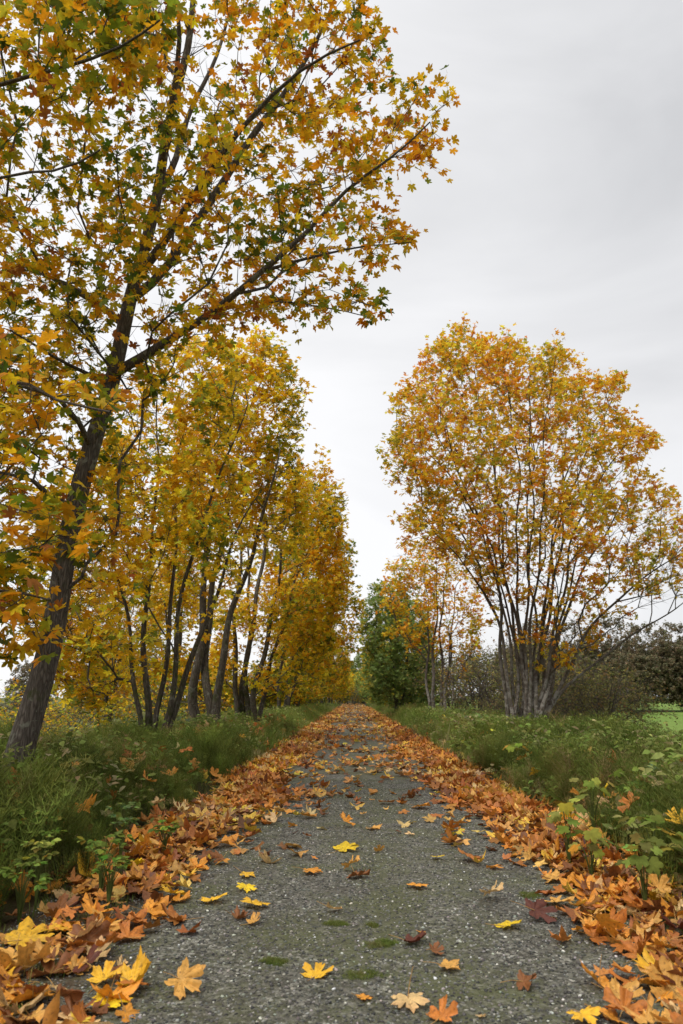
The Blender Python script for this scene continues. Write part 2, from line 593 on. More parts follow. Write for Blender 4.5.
def maple(name, base, stems, attractors, label, cat, group, rg, pal='gold', bark=None, leaf='low', leafsize=.17,
          twigs=3, per=4, leafy=None, gain=1.0, twiglen=.32, petioles=False, tip_bias=None, tip_r=.0035, path_w=.28,
          down=.9, crown_part='foliage', leaf_mat=None, flare=True, core_r=.022, core_d=.6, clump=2.2, wob=.03):
    base = np.array(base, float)
    stems = [(np.asarray(s[0], float) - base, *s[1:]) for s in stems]
    A = np.asarray(attractors) - base
    pos, par, rad, sid, tips = grow(stems, A, rg, tip_r=tip_r, path_w=path_w, down=down, wob=wob)
    root = empty(name, base, label, cat, group)
    bark = bark or M_BARK
    # trunks: one mesh per stem that starts at the ground; limbs go with the branches
    sc = chains_of(pos, par, rad, sid, 'stem')
    limb = []
    for P, r, st in sc:
        if len(stems[st]) > 3: limb.append((P, r)); continue
        if flare:
            z = P[:, 2] - P[0, 2]
            r = r * (1 + (.55 if r[0] > .12 else .2) * np.exp(-z / .22))
        V, F = tubes([(P, r)])
        obj('trunk', make_mesh('trunk', V, F, bark, smooth=True), root)
    bc = limb + [(P, r) for P, r, st in chains_of(pos, par, rad, sid, 'branch')]
    # twiglets
    tp = pos[tips]; td = tp - pos[par[tips]]; td /= np.linalg.norm(td, axis=1, keepdims=True) + 1e-9
    keep = np.ones(len(tp), bool)
    if leafy is not None: keep = leafy(tp + base, rg)
    thick = pos[rad > core_r]
    if len(thick):
        dmn = np.min(np.linalg.norm(tp[:, None] - thick[None], axis=2), 1)
        keep = keep & (rg.random(len(tp)) < .25 + .75 * sm(dmn, .1, core_d))
    n = len(tp)
    TP = np.repeat(tp, twigs, 0); TD = np.repeat(td, twigs, 0)
    K = np.repeat(keep, twigs)
    dirs = TD * .8 + rg.normal(0, .62, TD.shape) + np.array([0, 0, .12])
    dirs /= np.linalg.norm(dirs, axis=1, keepdims=True)
    ln = twiglen * rg.uniform(.5, 1.35, len(TP))
    E = TP + dirs * ln[:, None]
    # thin three sided twigs as simple tapered prisms
    N1 = np.cross(dirs, [0.3, .9, .2]); N1 /= np.linalg.norm(N1, axis=1, keepdims=True) + 1e-9
    N2 = np.cross(dirs, N1)
    w = max(.0022, tip_r * .8)
    v = np.stack([TP + N1 * w, TP - N1 * w * .5 + N2 * w * .87, TP - N1 * w * .5 - N2 * w * .87,
                  E], 1).reshape(-1, 3)
    i = np.arange(len(TP))[:, None] * 4
    tf = np.concatenate([i + np.array([[0, 1, 3]]), i + np.array([[1, 2, 3]]), i + np.array([[2, 0, 3]])])
    V, F = tubes(bc)
    V2 = np.concatenate([V, v]); F2 = [F, tf + len(V)]
    obj('branches', make_mesh('branches', V2, F2, bark if bark is M_BARK_NEAR else M_TWIG, smooth=True), root)
    # leaves
    TPk, Dk, Lk, Ek = TP[K], dirs[K], ln[K], E[K]
    m = len(TPk)
    t = np.tile(np.linspace(.25, 1.0, per), m) + rg.normal(0, .06, m * per)
    R_ = lambda a: np.repeat(a, per, 0)
    node = R_(TPk) + R_(Dk) * (t * R_(Lk))[:, None]
    pet = R_(Dk) * .5 + rg.normal(0, .75, node.shape) + np.array([0, 0, -.05])
    pet /= np.linalg.norm(pet, axis=1, keepdims=True)
    S = leafsize * rg.uniform(.6, 1.25, len(node))
    LP = node + pet * (S * .55)[:, None]
    fwd = pet + rg.normal(0, .25, pet.shape) + np.array([0, 0, -.45])
    nrm = rg.normal(0, .55, pet.shape) + np.array([0, 0, 1.0])
    R = rot_from(nrm, fwd)
    C = pick_colours(LP + base, pal, rg, clump, gain=gain)
    if tip_bias is not None:
        C = tip_bias(LP + base, C, rg)
    V, F, Cc = scatter(T_CROWN[leaf], LP, R, S, C, rg)
    if petioles:
        wv = .0016
        pv = np.stack([node + [wv, 0, 0], node - [wv, 0, 0], LP], 1).reshape(-1, 3)
        pf = np.arange(len(node) * 3).reshape(-1, 3) + len(V)
        V = np.concatenate([V, pv]); F = np.concatenate([F, pf])
        Cc = np.concatenate([Cc, np.tile([[.28, .16, .03]], (len(pv), 1))])
    obj(crown_part, make_mesh(crown_part, V, F, leaf_mat or M_LEAF, Cc), root)
    return root


def stemline(pxs, dists):
    """polyline of pixels with real distances"""
    p = np.array(pxs, float)
    return at(p[:, 0], p[:, 1], np.asarray(dists, float))


# ------------------------------------------------------------------ terrain
PC = 0.18                      # centre line of the path
LE, RE = -1.84, 2.06           # path edges


def terrain(x, y):
    x = np.asarray(x, float); y = np.asarray(y, float)
    s = np.where(x < PC, LE - x, x - RE)        # distance outside the path edge
    bank = .10 * sm(s, 0, .6) + .06 * np.sin(y * .7 + x) * sm(s, .4, 1.2)
    fall = -1.0 * sm(s, 2.6, 8.0)
    big = .12 * np.sin(x * .11 + 1.3) * np.cos(y * .07) * sm(s, 6, 14)
    rise = 0.0
    return np.where(s > 0, bank + fall + big + rise, -.02 * sm(-s, 0, .3)) - .004


def grid(xs, ys, zf):
    X, Y = np.meshgrid(xs, ys); Z = zf(X, Y)
    V = np.stack([X, Y, Z], -1).reshape(-1, 3)
    nx, ny = len(xs), len(ys)
    i = np.arange(ny - 1)[:, None] * nx + np.arange(nx - 1)[None]
    F = np.stack([i, i + 1, i + nx + 1, i + nx], -1).reshape(-1, 4)
    return V, F


def ground_material():
    k = NT('meadow_ground')
    tc = k.n('ShaderNodeTexCoord'); P = tc.outputs['Object']
    sep = k.n('ShaderNodeSeparateXYZ'); k.l(P, sep.inputs[0])
    n1 = k.noise(P, 1.3, 5, .6); n2 = k.noise(P, 25, 4, .6); n3 = k.noise(P, .12, 3, .5)
    soil = k.mix(k.maprange(n1, .35, .65), (.030, .035, .012), (.065, .045, .022))
    field = k.mix(k.maprange(n3, .35, .65), (.15, .24, .045), (.20, .28, .06))
    field = k.mix(k.maprange(n2, .3, .7, 0, .5), field, (.09, .14, .03))
    rough = k.mix(k.maprange(n1, .35, .65), (.16, .16, .06), (.09, .11, .03))
    fx = k.maprange(sep.outputs[0], 11, 14)
    c = k.mix(fx, soil, field)
    fl = k.maprange(sep.outputs[0], -7, -5, 1, 0)
    c = k.mix(fl, c, rough)
    p = k.n('ShaderNodeBsdfPrincipled'); p.inputs['Roughness'].default_value = .95
    p.inputs['Specular IOR Level'].default_value = .1
    k.l(c, p.inputs['Base Color'])
    b = k.n('ShaderNodeBump', i_Strength=.8, i_Distance=.05)
    k.l(n2, b.inputs['Height']); k.l(b.outputs[0], p.inputs['Normal'])
    k.l(p.outputs[0], k.out.inputs[0])
    return k.m


def path_material():
    k = NT('gravel')
    tc = k.n('ShaderNodeTexCoord'); P = tc.outputs['Object']
    sep = k.n('ShaderNodeSeparateXYZ'); k.l(P, sep.inputs[0])
    wob = k.noise(P, 30, 2, .5, out=1)
    Pw = k.mix(.012, P, wob)
    v1 = k.n('ShaderNodeTexVoronoi'); v1.inputs['Scale'].default_value = 52; k.l(Pw, v1.inputs['Vector'])
    v2 = k.n('ShaderNodeTexVoronoi'); v2.inputs['Scale'].default_value = 130; k.l(Pw, v2.inputs['Vector'])
    s1 = k.n('ShaderNodeSeparateColor'); k.l(v1.outputs['Color'], s1.inputs[0])
    s2 = k.n('ShaderNodeSeparateColor'); k.l(v2.outputs['Color'], s2.inputs[0])
    r1 = k.ramp(s1.outputs[0], [(0, (.025, .024, .017)), (.4, (.095, .092, .07)), (.75, (.19, .183, .148)), (.94, (.32, .305, .25)), (1, (.6, .58, .50))])
    r2 = k.ramp(s2.outputs[0], [(0, (.03, .028, .021)), (.6, (.085, .08, .062)), (1, (.28, .265, .22))])
    c = k.mix(.35, r1, r2)
    dirt = k.noise(P, 3.0, 5, .65)
    c = k.mix(k.maprange(dirt, .42, .72, 0, .7), c, (.052, .043, .030))
    ms = k.noise(P, 1.6, 7, .72); ms2 = k.noise(P, 40, 3, .6)
    # moss grows on the little-used crown of the path and its margins
    ax = k.math('ABSOLUTE', k.math('SUBTRACT', sep.outputs[0], PC + .05))
    mid = k.maprange(ax, .0, .75, .05, -.02)
    edge = k.maprange(ax, .9, 1.5, 0, .08)
    mf = k.math('ADD', k.math('ADD', ms, mid), edge)
    mf = k.math('ADD', mf, k.maprange(ms2, .3, .7, -.07, .07))
    mf = k.maprange(mf, .43, .62, 0, .75)
    c = k.mix(mf, c, (.085, .092, .030))
    lit = k.maprange(k.math('ADD', ax, k.maprange(dirt, .3, .7, -.3, .3)), 1.25, 1.6)
    c = k.mix(k.math('MULTIPLY', lit, .85), c, (.055, .026, .012))
    p = k.n('ShaderNodeBsdfPrincipled')
    p.inputs['Roughness'].default_value = .72
    p.inputs['Specular IOR Level'].default_value = .3
    k.l(c, p.inputs['Base Color'])
    h = k.math('ADD', k.math('MULTIPLY', v1.outputs['Distance'], -.7), k.math('MULTIPLY', v2.outputs['Distance'], -.3))
    h = k.math('ADD', h, k.math('MULTIPLY', dirt, .4))
    b = k.n('ShaderNodeBump', i_Strength=1.0, i_Distance=.012)
    k.l(h, b.inputs['Height']); k.l(b.outputs[0], p.inputs['Normal'])
    k.l(p.outputs[0], k.out.inputs[0])
    return k.m


xs = np.concatenate([-np.geomspace(900, 12, 26), np.arange(-11.5, 12.01, .25), np.geomspace(13, 900, 26)])
ys = np.concatenate([-np.geomspace(200, 5, 8), np.arange(-4, 60, .5), np.geomspace(61, 1500, 36)])
V, F = grid(xs, ys, terrain)
tag(obj('ground', make_mesh('ground', V, F, ground_material(), smooth=True)), kind='structure')
M_PATH = path_material()
xs = np.linspace(LE - .25, RE + .25, 40); ys = np.concatenate([np.arange(-4, 14, .12), np.arange(14, 60, .6), np.geomspace(60, 146, 20)])
pz = rng.uniform(0, 6, 6)


def path_z(X, Y):
    s = np.maximum(LE - X, X - RE)
    return .012 + .008 * np.sin(X * 5 + Y * 2.1 + pz[0]) * np.sin(Y * 3.1 - X * 2 + pz[1]) * .6 - .08 * sm(s, 0, .25) + .0 * X


V, F = grid(xs, ys, path_z)
tag(obj('path', make_mesh('path', V, F, M_PATH, smooth=True)), kind='structure')

# loose stones on the gravel
phi = (1 + 5 ** .5) / 2
ico = np.array([(-1, phi, 0), (1, phi, 0), (-1, -phi, 0), (1, -phi, 0), (0, -1, phi), (0, 1, phi), (0, -1, -phi), (0, 1, -phi), (phi, 0, -1), (phi, 0, 1), (-phi, 0, -1), (-phi, 0, 1)]) / 1.9
icof = np.array([(0, 11, 5), (0, 5, 1), (0, 1, 7), (0, 7, 10), (0, 10, 11), (1, 5, 9), (5, 11, 4), (11, 10, 2), (10, 7, 6), (7, 1, 8), (3, 9, 4), (3, 4, 2), (3, 2, 6), (3, 6, 8), (3, 8, 9), (4, 9, 5), (2, 4, 11), (6, 2, 10), (8, 6, 7), (9, 8, 1)])
tmpl = [(ico * rng.uniform(.7, 1.25, (12, 1)) * np.array([1, .8, .55]), icof) for _ in range(6)]
N = 75000
yy = 2.2 + 9.5 * rng.random(N) ** 1.7; xx = rng.uniform(LE, RE, N)
PP = np.stack([xx, yy, path_z(xx, yy) + .001], 1)
a = rng.uniform(0, 6.28, N)
Rm = rot_from(rng.normal(0, .25, (N, 3)) + [0, 0, 1], np.stack([np.cos(a), np.sin(a), a * 0], 1))
g = rng.lognormal(-2.4, .85, N)[:, None] * np.array([[1, .97, .83]]) * rng.lognormal(0, .05, (N, 3))
V, F, C = scatter(tmpl, PP, Rm, .0056 * np.clip(rng.lognormal(0, .40, N), 0, 2.0), np.clip(g, .02, .75), rng)
kk = NT('stone'); aa = kk.n('ShaderNodeAttribute', attribute_name='tint'); pp = kk.n('ShaderNodeBsdfPrincipled'); pp.inputs['Roughness'].default_value = .65
kk.l(aa.outputs['Color'], pp.inputs['Base Color']); kk.l(pp.outputs[0], kk.out.inputs[0])
M_STONE = kk.m
tag(obj('gravel_stones', make_mesh('gravel_stones', V, F, M_STONE, C, smooth=True)), 'loose grey gravel stones lying over the path surface', 'gravel', kind='stuff')

# ------------------------------------------------------------------ fallen leaves
DRYT = [leaf_template('fine', 3, rng.uniform(-.25, .35), rng.uniform(-.2, .3), rng.uniform(-.05, .3), rng.uniform(.15, .5), s) for s in range(14)]
FLATT = [leaf_template('fine', 3, rng.uniform(-.1, .15), rng.uniform(-.1, .15), rng.uniform(0, .12), rng.uniform(.08, .2), 50 + s) for s in range(6)]
DRYLOW = [leaf_template('low', 2, rng.uniform(-.3, .4), rng.uniform(-.2, .35), rng.uniform(-.05, .35), rng.uniform(.15, .55), 80 + s) for s in range(14)]

LC = {'bright yellow': (.88, .60, .02), 'golden yellow': (.84, .48, .03), 'pale tan': (.70, .47, .20), 'tan orange': (.70, .37, .08),
      'orange': (.74, .31, .035), 'rust orange': (.52, .18, .03), 'brown': (.26, .10, .03), 'dark red brown': (.13, .035, .018)}


def leaf_thing(px, py, wpx, colour, label, flat=False, z=.03, rot=None, tilt=None, group=None, depth=None, rg=rng, stalk='pale', size=None, P=None):
    if P is None:
        P = at(px, py, depth) if depth else on_ground(px, py, z)
    _, _, dd = project(P)
    s = size or wpx * dd / FPX * .88
    t = (FLATT if flat else DRYT)[rg.integers(0, 6 if flat else 14)]
    a = rg.uniform(0, 6.28) if rot is None else rot
    tl = (.12 if flat else .35) if tilt is None else tilt
    nrm = np.array([[rg.normal(0, tl), rg.normal(0, tl), 1.0]])
    if rg.random() < .3 and not flat: nrm[0] *= 1
    R = rot_from(nrm, np.array([[math.sin(a), math.cos(a), 0.]]))[0]
    Vl = (t[0] * s) @ R.T
    if depth is None and tilt is None:
        low = Vl[:, 2].min()
        Vl[:, 2] -= low + (z - .012 - .004)
    c0 = np.array(LC[colour])
    tv = t[0]; r = np.hypot(tv[:, 0], tv[:, 1]) / .62
    edge = np.array(c0) * np.array([.8, .55, .6])
    w = np.clip((r - .45) * rg.uniform(.2, 1.0), 0, 1)[:, None]
    C = c0[None] * (1 - w) + edge[None] * w
    C = C * rg.lognormal(0, .08)
    o = obj('fallen_leaf', make_mesh('fallen_leaf', Vl, t[1], M_DRY, C, smooth=True), loc=P)
    tag(o, label, 'leaf', group or 'fallen maple leaves on the path')
    # stalk
    d = R @ np.array([rg.normal(0, .3), -1, rg.uniform(.0, .35)])
    b = Vl[0]
    L = s * rg.uniform(.45, .8)
    pts = np.array([b, b + d * L * .5 + [0, 0, .004], b + d * L + np.array([0, 0, rg.uniform(-.01, .012)])])
    if depth is None: pts[:, 2] = np.maximum(pts[:, 2], -z + .016)
    if stalk == 'up':
        pts = np.array([b, b + np.array([.01, .02, .05]), b + np.array([.025, .03, .105])])
    V, F = tubes([(resample(pts, L / 5), np.linspace(.0022, .0013, len(resample(pts, L / 5))))], 4)
    obj('stalk', make_mesh('stalk', V, F, M_STALK, np.tile([[.45, .26, .08]], (len(V), 1)), smooth=True), o)
    return o


HAND = [
    (315, 975, 40, 'golden yellow', 'yellow-orange leaf lying flat and alone at the bottom centre of the gravel', 1, .3),
    (445, 966, 30, 'tan orange', 'tan orange leaf alone on gravel, right of the bottom centre moss', 1, 2.0),
    (408, 1002, 46, 'pale tan', 'pale tan leaf with its stalk standing up, at the bottom edge', 1, 3.0),
    (362, 998, 22, 'orange', 'small orange leaf between the lone yellow-orange leaf and the pale stalked leaf', 1, 1.0),
    (440, 1018, 40, 'rust orange', 'rust orange leaf cut by the bottom edge beside the pale stalked leaf', 0, .5),
    (180, 989, 46, 'tan orange', 'large tan orange folded leaf at bottom left, right of the bright yellow leaf', 0, 2.2),
    (106, 1006, 50, 'bright yellow', 'bright yellow leaf at the bottom left with an upright stalk', 1, .2),
    (130, 985, 55, 'golden yellow', 'long golden leaf with curled brown rim just behind the bottom left yellow leaf', 0, 1.4),
    (95, 957, 36, 'pale tan', 'pale tan narrow-lobed leaf on gravel at lower left', 0, .9),
    (75, 972, 28, 'tan orange', 'small tan leaf folded in two below the narrow-lobed pale leaf', 0, .1),
    (120, 966, 18, 'pale tan', 'little tan leaf fragment standing on edge at lower left', 0, .4),
    (505, 927, 38, 'bright yellow', 'bright yellow toothed leaf alone on the right half of the gravel', 1, 1.2),
    (600, 985, 44, 'orange', 'orange three-lobed leaf with upright stalk on gravel at lower right', 0, -.4),
    (625, 1016, 52, 'rust orange', 'big rust orange leaf at the bottom right corner', 0, .3),
    (582, 1020, 40, 'golden yellow', 'yellow leaf half cut off by the bottom edge at the right', 0, 2.8),
    (481, 1016, 13, 'pale tan', 'tiny tan leaf piece at the bottom, right of centre', 1, 0),
    (523, 985, 34, 'brown', 'dark brown shrivelled leaf on bare gravel at lower right', 0, 1.9),
    (415, 887, 26, 'orange', 'lone orange leaf on mid gravel, right of the clump of brown leaves', 1, .8),
    (356, 876, 30, 'brown', 'brown curled leaf with orange top in the middle of the path', 0, 2.4),
    (350, 871, 24, 'tan orange', 'tan leaf resting on the brown curled leaf in mid path', 0, .2),
    (308, 872, 28, 'orange', 'flat orange leaf left of the brown curled leaf in mid path', 1, 1.5),
    (252, 907, 36, 'golden yellow', 'golden orange leaf, largest of the chain of leaves left of centre', 1, .4),
    (212, 902, 34, 'golden yellow', 'pale golden star-shaped leaf just left of the chain of leaves', 1, .1),
    (246, 889, 26, 'bright yellow', 'yellow leaf directly above the golden orange one in the chain', 1, 2.9),
    (244, 876, 22, 'golden yellow', 'yellow leaf third from the front in the chain of leaves', 1, 1.7),
    (252, 922, 22, 'tan orange', 'small tan orange leaf at the near end of the chain of leaves', 0, 1.0),
    (238, 918, 26, 'brown', 'dark brown leaf tucked under the near end of the chain of leaves', 0, .6),
    (330, 911, 24, 'pale tan', 'thin pale twisted leaf alone near the middle of the path', 0, 1.6),
    (410, 941, 34, 'dark red brown', 'dark wine red leaf on the gravel right of centre', 0, 1.8),
    (433, 951, 22, 'brown', 'narrow brown leaf just right of the wine red leaf', 0, 1.3),
    (421, 932, 12, 'orange', 'tiny orange leaf above the wine red leaf', 1, 0),
    (490, 899, 30, 'pale tan', 'pale cupped leaf on gravel near the right drift', 0, .7),
    (342, 849, 36, 'bright yellow', 'vivid yellow leaf with a tan one beside it in mid path', 1, 1.1),
    (437, 858, 18, 'bright yellow', 'small yellow leaf on bare gravel at mid right', 1, .2),
    (379, 851, 14, 'tan orange', 'small tan leaf with a long lobe, right of the vivid yellow leaf', 0, 3.0),
    (555, 905, 46, 'tan orange', 'large pale orange leaf at the inner edge of the right drift', 0, .3),
    (570, 885, 34, 'orange', 'orange leaf lying on the inner edge of the right drift behind the large pale one', 0, 1.3),
    (600, 945, 50, 'orange', 'broad orange-brown leaf in front of the right drift', 0, 1.0),
    (535, 918, 44, 'dark red brown', 'dark red brown leaf beside the toothed bright yellow leaf', 0, 1.5),
    (628, 915, 44, 'pale tan', 'pale tan deeply cut leaf lying on top of the right drift', 0, 1.5),
    (22, 947, 60, 'golden yellow', 'big yellow-orange leaf at the left edge of the picture', 0, .6),
    (20, 972, 64, 'tan orange', 'big tan leaf overlapping the lower left margin', 0, 2.5),
    (85, 880, 58, 'golden yellow', 'large golden leaf on top of the left drift, nearest to the grass', 0, .4),
    (122, 873, 44, 'bright yellow', 'pale yellow leaf at the crest of the left drift', 0, 1.2),
    (60, 1010, 40, 'brown', 'dark brown leaf in the bottom left corner', 0, 1.2),
    (130, 985, 40, 'rust orange', 'rust coloured leaf under the golden curled-rim leaf', 0, 2.6),
    (345, 826, 22, 'orange', 'orange leaf on the path just behind the vivid yellow one', 0, .4),
    (418, 808, 26, 'orange', 'flat orange leaf lying right of centre farther up the path', 1, 1.3),
    (372, 828, 20, 'tan orange', 'tan leaf on the path right of the orange one', 1, 2.3),
    (465, 860, 34, 'rust orange', 'rust orange leaf with curled edge near the right drift', 0, 1.4),
]
for (px, py, w, c, lab, fl, ro) in HAND:
    leaf_thing(px, py, w, c, lab, flat=bool(fl), rot=ro, z=.022, stalk='up' if 'stalk' in lab and 'up' in lab else 'pale')

CAUGHT = [
    (84, 806, 34, 'orange', 'orange leaf caught upright in the left horsetails', 5.5),
    (160, 816, 26, 'rust orange', 'rust leaf caught in the plants above the left drift', 6.2),
    (140, 762, 22, 'pale tan', 'pale yellow leaf hung on the far left horsetails', 8.4),
    (147, 780, 20, 'orange', 'small orange leaf hung below the pale one on the left bank', 7.6),
    (172, 774, 20, 'orange', 'orange leaf resting in the green left bank, nearest the path', 8.2),
    (157, 803, 18, 'pale tan', 'pale curled leaf lying on the left bank plants', 6.6),
    (206, 731, 22, 'pale tan', 'pale tan leaf on top of the farther left bank', 13.5),
    (186, 750, 18, 'rust orange', 'rust leaf sunk in the farther left bank', 10.5),
    (241, 737, 12, 'golden yellow', 'tiny yellow leaf hanging on the farther left bank', 14),
    (632, 803, 30, 'rust orange', 'deep rust leaf hung among the right bank plants', 6.0),
    (681, 822, 40, 'golden yellow', 'yellow-orange leaf at the right edge of the picture caught in plants', 5.0),
    (646, 782, 26, 'pale tan', 'cream coloured crumpled leaf caught on the right bank', 6.9),
    (580, 796, 22, 'tan orange', 'tan pink leaf hung over the broad-leaved plant on the right', 6.4),
    (527, 756, 22, 'orange', 'orange leaf in the right bank near the pale tree trunks', 9.0),
    (537, 772, 16, 'golden yellow', 'small golden leaf in the right bank below the orange one', 8.2),
    (668, 765, 16, 'pale tan', 'small cream leaf high on the right bank by the picture edge', 8.0),
    (607, 787, 18, 'bright yellow', 'bright yellow small leaf in the right bank grass', 7.0),
]
def canopy_depth(px, py):
    for dd in np.arange(3.0, 24, .05):
        q = at(px, py, dd)
        off = max(LE - q[0], q[0] - RE)
        if off > 0 and q[2] < float(terrain(q[0], q[1])) + .46 * (.58 + .42 * float(sm(off, 0, .55))): return dd
    return None


for (px, py, w, c, lab, dp) in CAUGHT:
    leaf_thing(px, py, w, c, lab, depth=canopy_depth(px, py) or dp, tilt=.6, group='maple leaves caught in the bank plants')

# the random litter: positions first, then the largest in view become things
def litter_positions():
    out = []
    # drifts: distance from the drift line decides density
    for side, n in ((-1, 9500), (1, 10500)):
        y = 1.9 + 88 * rng.random(n * 2) ** 2.1
        wv = .18 * np.sin(y * .9 + side) + .10 * np.sin(y * 2.3 + side * 2)
        cen = (LE + .26 if side < 0 else RE - .28) + wv * .6
        spread = np.where(rng.random(n * 2) < .78, .22, .50)
        x = cen + rng.normal(0, 1, n * 2) * spread - side * np.abs(rng.normal(0, .15, n * 2))
        off = (x - cen) * -side                   # towards the centre is positive
        near = sm(y, 3, 9)
        keep = rng.random(n * 2) < np.where(off < 0, np.exp(-(off / .45) ** 2), 1) * np.where(y < 5.0, (.17 if side < 0 else .34), .30 + .70 * near)
        x, y, off = x[keep][:n], y[keep][:n], off[keep][:n]
        heap = .05 * np.exp(-(off / .38) ** 2)
        z = .02 + heap * rng.random(len(x))
        out.append(np.stack([x, y, z, np.ones_like(x)], 1))
    n = 8000
    y = 3.5 + 138 * rng.random(n) ** 1.6; x = rng.uniform(LE + .3, RE - .3, n)
    cl = lump_noise(np.stack([x, y, x * 0], 1), rng, 1.6)
    keep = rng.random(n) < np.clip(.5 + cl * .6, .1, 1) * (.05 + .95 * sm(y, 5, 13))
    x, y = x[keep], y[keep]
    out.append(np.stack([x, y, np.full_like(x, .022), np.zeros_like(x)], 1))
    return np.concatenate(out)


LP = litter_positions()
# broken thin bits and leaves hung in the bank plants
n = 1300
yb = 3.2 + 60 * rng.random(n) ** 1.8; sd = np.where(rng.random(n) < .5, -1, 1)
xb = np.where(sd < 0, LE - .1 - 1.6 * rng.random(n) ** 1.3, RE + .1 + 1.6 * rng.random(n) ** 1.3)
zb = terrain(xb, yb) + rng.uniform(.16, .46, n) * sm(np.abs(xb - PC), 1.9, 2.8)
LB = np.stack([xb, yb, zb, np.full(n, 2.0)], 1)
LP = np.concatenate([LP, LB])
X, Y, Dp = project(LP[:, :3])
S = .130 * rng.lognormal(0, .40, len(LP)); S = np.clip(S, .035, .205)
infr = (X > -15) & (X < 698) & (Y > 660) & (Y < 1040) & (Dp > .5)
hand_xy = np.array([(h[0], h[1]) for h in HAND])
dmin = np.min(np.hypot(X[:, None] - hand_xy[None, :, 0], (Y[:, None] - hand_xy[None, :, 1]) * 1.8), 1)
drop = (dmin < 26) & (LP[:, 3] == 0)
drop |= (dmin < 14)
drop |= (X > 185 + (1024 - Y) * .12) & (X < 545) & (Y > 868)
drop |= (X > 130) & (X < 600) & (Y > 945)
score = np.where(infr & ~drop, S / Dp, 0)
NBIG = 300 - len(HAND) - len(CAUGHT)
top = np.argsort(-score)[:NBIG]
cn = ['orange', 'rust orange', 'tan orange', 'brown', 'golden yellow', 'pale tan', 'bright yellow', 'dark red brown']
cw = np.array([.23, .22, .16, .18, .07, .06, .01, .07])
cum = np.cumsum(cw / cw.sum())
for i in top:
    c = cn[int(np.searchsorted(cum, rng.random()))]
    x, y, z, kd = LP[i]
    px, py = X[i], Y[i]
    side = 'left' if x < PC else 'right'
    if kd == 1:
        far = 'near' if y < 4.6 else 'middle' if y < 6.5 else 'farther'
        lab = f'{c} leaf among the others in the {far} part of the {side} drift'
        grp = f'{c} leaves in the {far} part of the {side} leaf drift'
    elif kd == 0:
        lab = f'{c} maple leaf scattered on the open gravel, {side} half of the path'
        grp = f'{c} leaves scattered on the {side} half of the gravel'
    else:
        lab = f'{c} maple leaf hung in the green {side} bank plants'
        grp = f'{c} leaves hung in the {side} bank'
    leaf_thing(px, py, 0, c, lab, z=z, P=np.array([x, y, z]), size=S[i], group=grp, tilt=.3 if kd == 1 else .8 if kd == 2 else .12)
rest = np.ones(len(LP), bool); rest[top] = False; rest[drop] = False
Q = LP[rest]; n = len(Q); Sr = S[rest]
tl = np.where(Q[:, 3] == 0, .22, np.where(Q[:, 3] == 1, .27, .9))[:, None]
nr = rng.normal(0, 1, (n, 3)) * tl + [0, 0, 1]
a = rng.uniform(0, 6.28, n)
R = rot_from(nr, np.stack([np.sin(a), np.cos(a), a * 0], 1))
C = pick_colours(Q[:, :3], 'litter', rng, 2.0, .18)
pos = Q[:, :3].copy(); pos[:, 2] += Sr * tl[:, 0] * .25
V, F, Cc = scatter(DRYLOW, pos, R, Sr, C, rng)
tag(obj('leaf_litter', make_mesh('leaf_litter', V, F, M_DRY, Cc, smooth=True)), 'mass of smaller fallen orange and brown maple leaves along both sides of the path', 'leaf litter', kind='stuff')


# ------------------------------------------------------------------ bank plants
def horsetail(rg, H=.5, nw=13, nb=9, w=.0032, L0=.17):
    V, F = [], []
    lean = rg.normal(0, .12, 2)

    def P(h): return np.array([lean[0] * h * h / H * 2, lean[1] * h * h / H * 2, h])
    def tri(a, b, c):
        i = len(V); V.extend([a, b, c]); F.append((i, i + 1, i + 2))
    tri(P(0) + [w, 0, 0], P(0) - [w, 0, 0], P(H)); tri(P(0) + [0, w, 0], P(0) - [0, w, 0], P(H))
    for i in range(nw):
        t = (i + .5) / nw; h = H * (.12 + .86 * t); c = P(h)
        L = L0 * (1 - t) ** .55 * (.4 + 1.3 * min(t * 3, 1)) * .75 + .02
        a0 = rg.uniform(0, 6.28)
        for j in range(nb):
            a = a0 + j / nb * 6.283 + rg.normal(0, .15)
            up = rg.uniform(.25, .75)
            d = np.array([math.cos(a), math.sin(a), up]); l = L * rg.uniform(.75, 1.2)
            s = np.array([-math.sin(a), math.cos(a), 0]) * w * .5
            m = c + d * l * .55; e = c + d * l + np.array([0, 0, .12 * l])
            tri(c + s, c - s, m + s * .3); tri(m + s * .8, m - s * .8, e)
    return np.array(V), np.array(F, np.int32)


def grass_tuft(rg, n=34, H=.4, w=.006, spread=.10):
    V, F = [], []
    for _ in range(n):
        b = np.array([*rg.normal(0, spread * .5, 2), 0]); a = rg.uniform(0, 6.28); h = H * rg.uniform(.5, 1.15)
        o = np.array([math.cos(a), math.sin(a), 0]); s = np.array([-o[1], o[0], 0]) * w * .5
        k = rg.uniform(.1, .6) * h
        m = b + o * k * .35 + [0, 0, h * .6]; e = b + o * k + [0, 0, h * rg.uniform(.75, 1.0)]
        i = len(V); V.extend([b + s, b - s, m - s * .8, m + s * .8, e])
        F.extend([(i, i + 1, i + 2), (i, i + 2, i + 3), (i + 3, i + 2, i + 4)])
    return np.array(V), np.array(F, np.int32)


def strip(n, y0, y1, w0, w1, power=1.0):
    y = y0 + (y1 - y0) * rng.random(n) ** power
    sd = np.where(rng.random(n) < .5, -1, 1)
    off = w0 + (w1 - w0) * rng.random(n)
    jag = .10 * np.sin(y * 1.7 + sd) + .08 * np.sin(y * 4.1 + sd * 2)
    x = np.where(sd < 0, LE - off + jag, RE + off + jag)
    return x, y, off


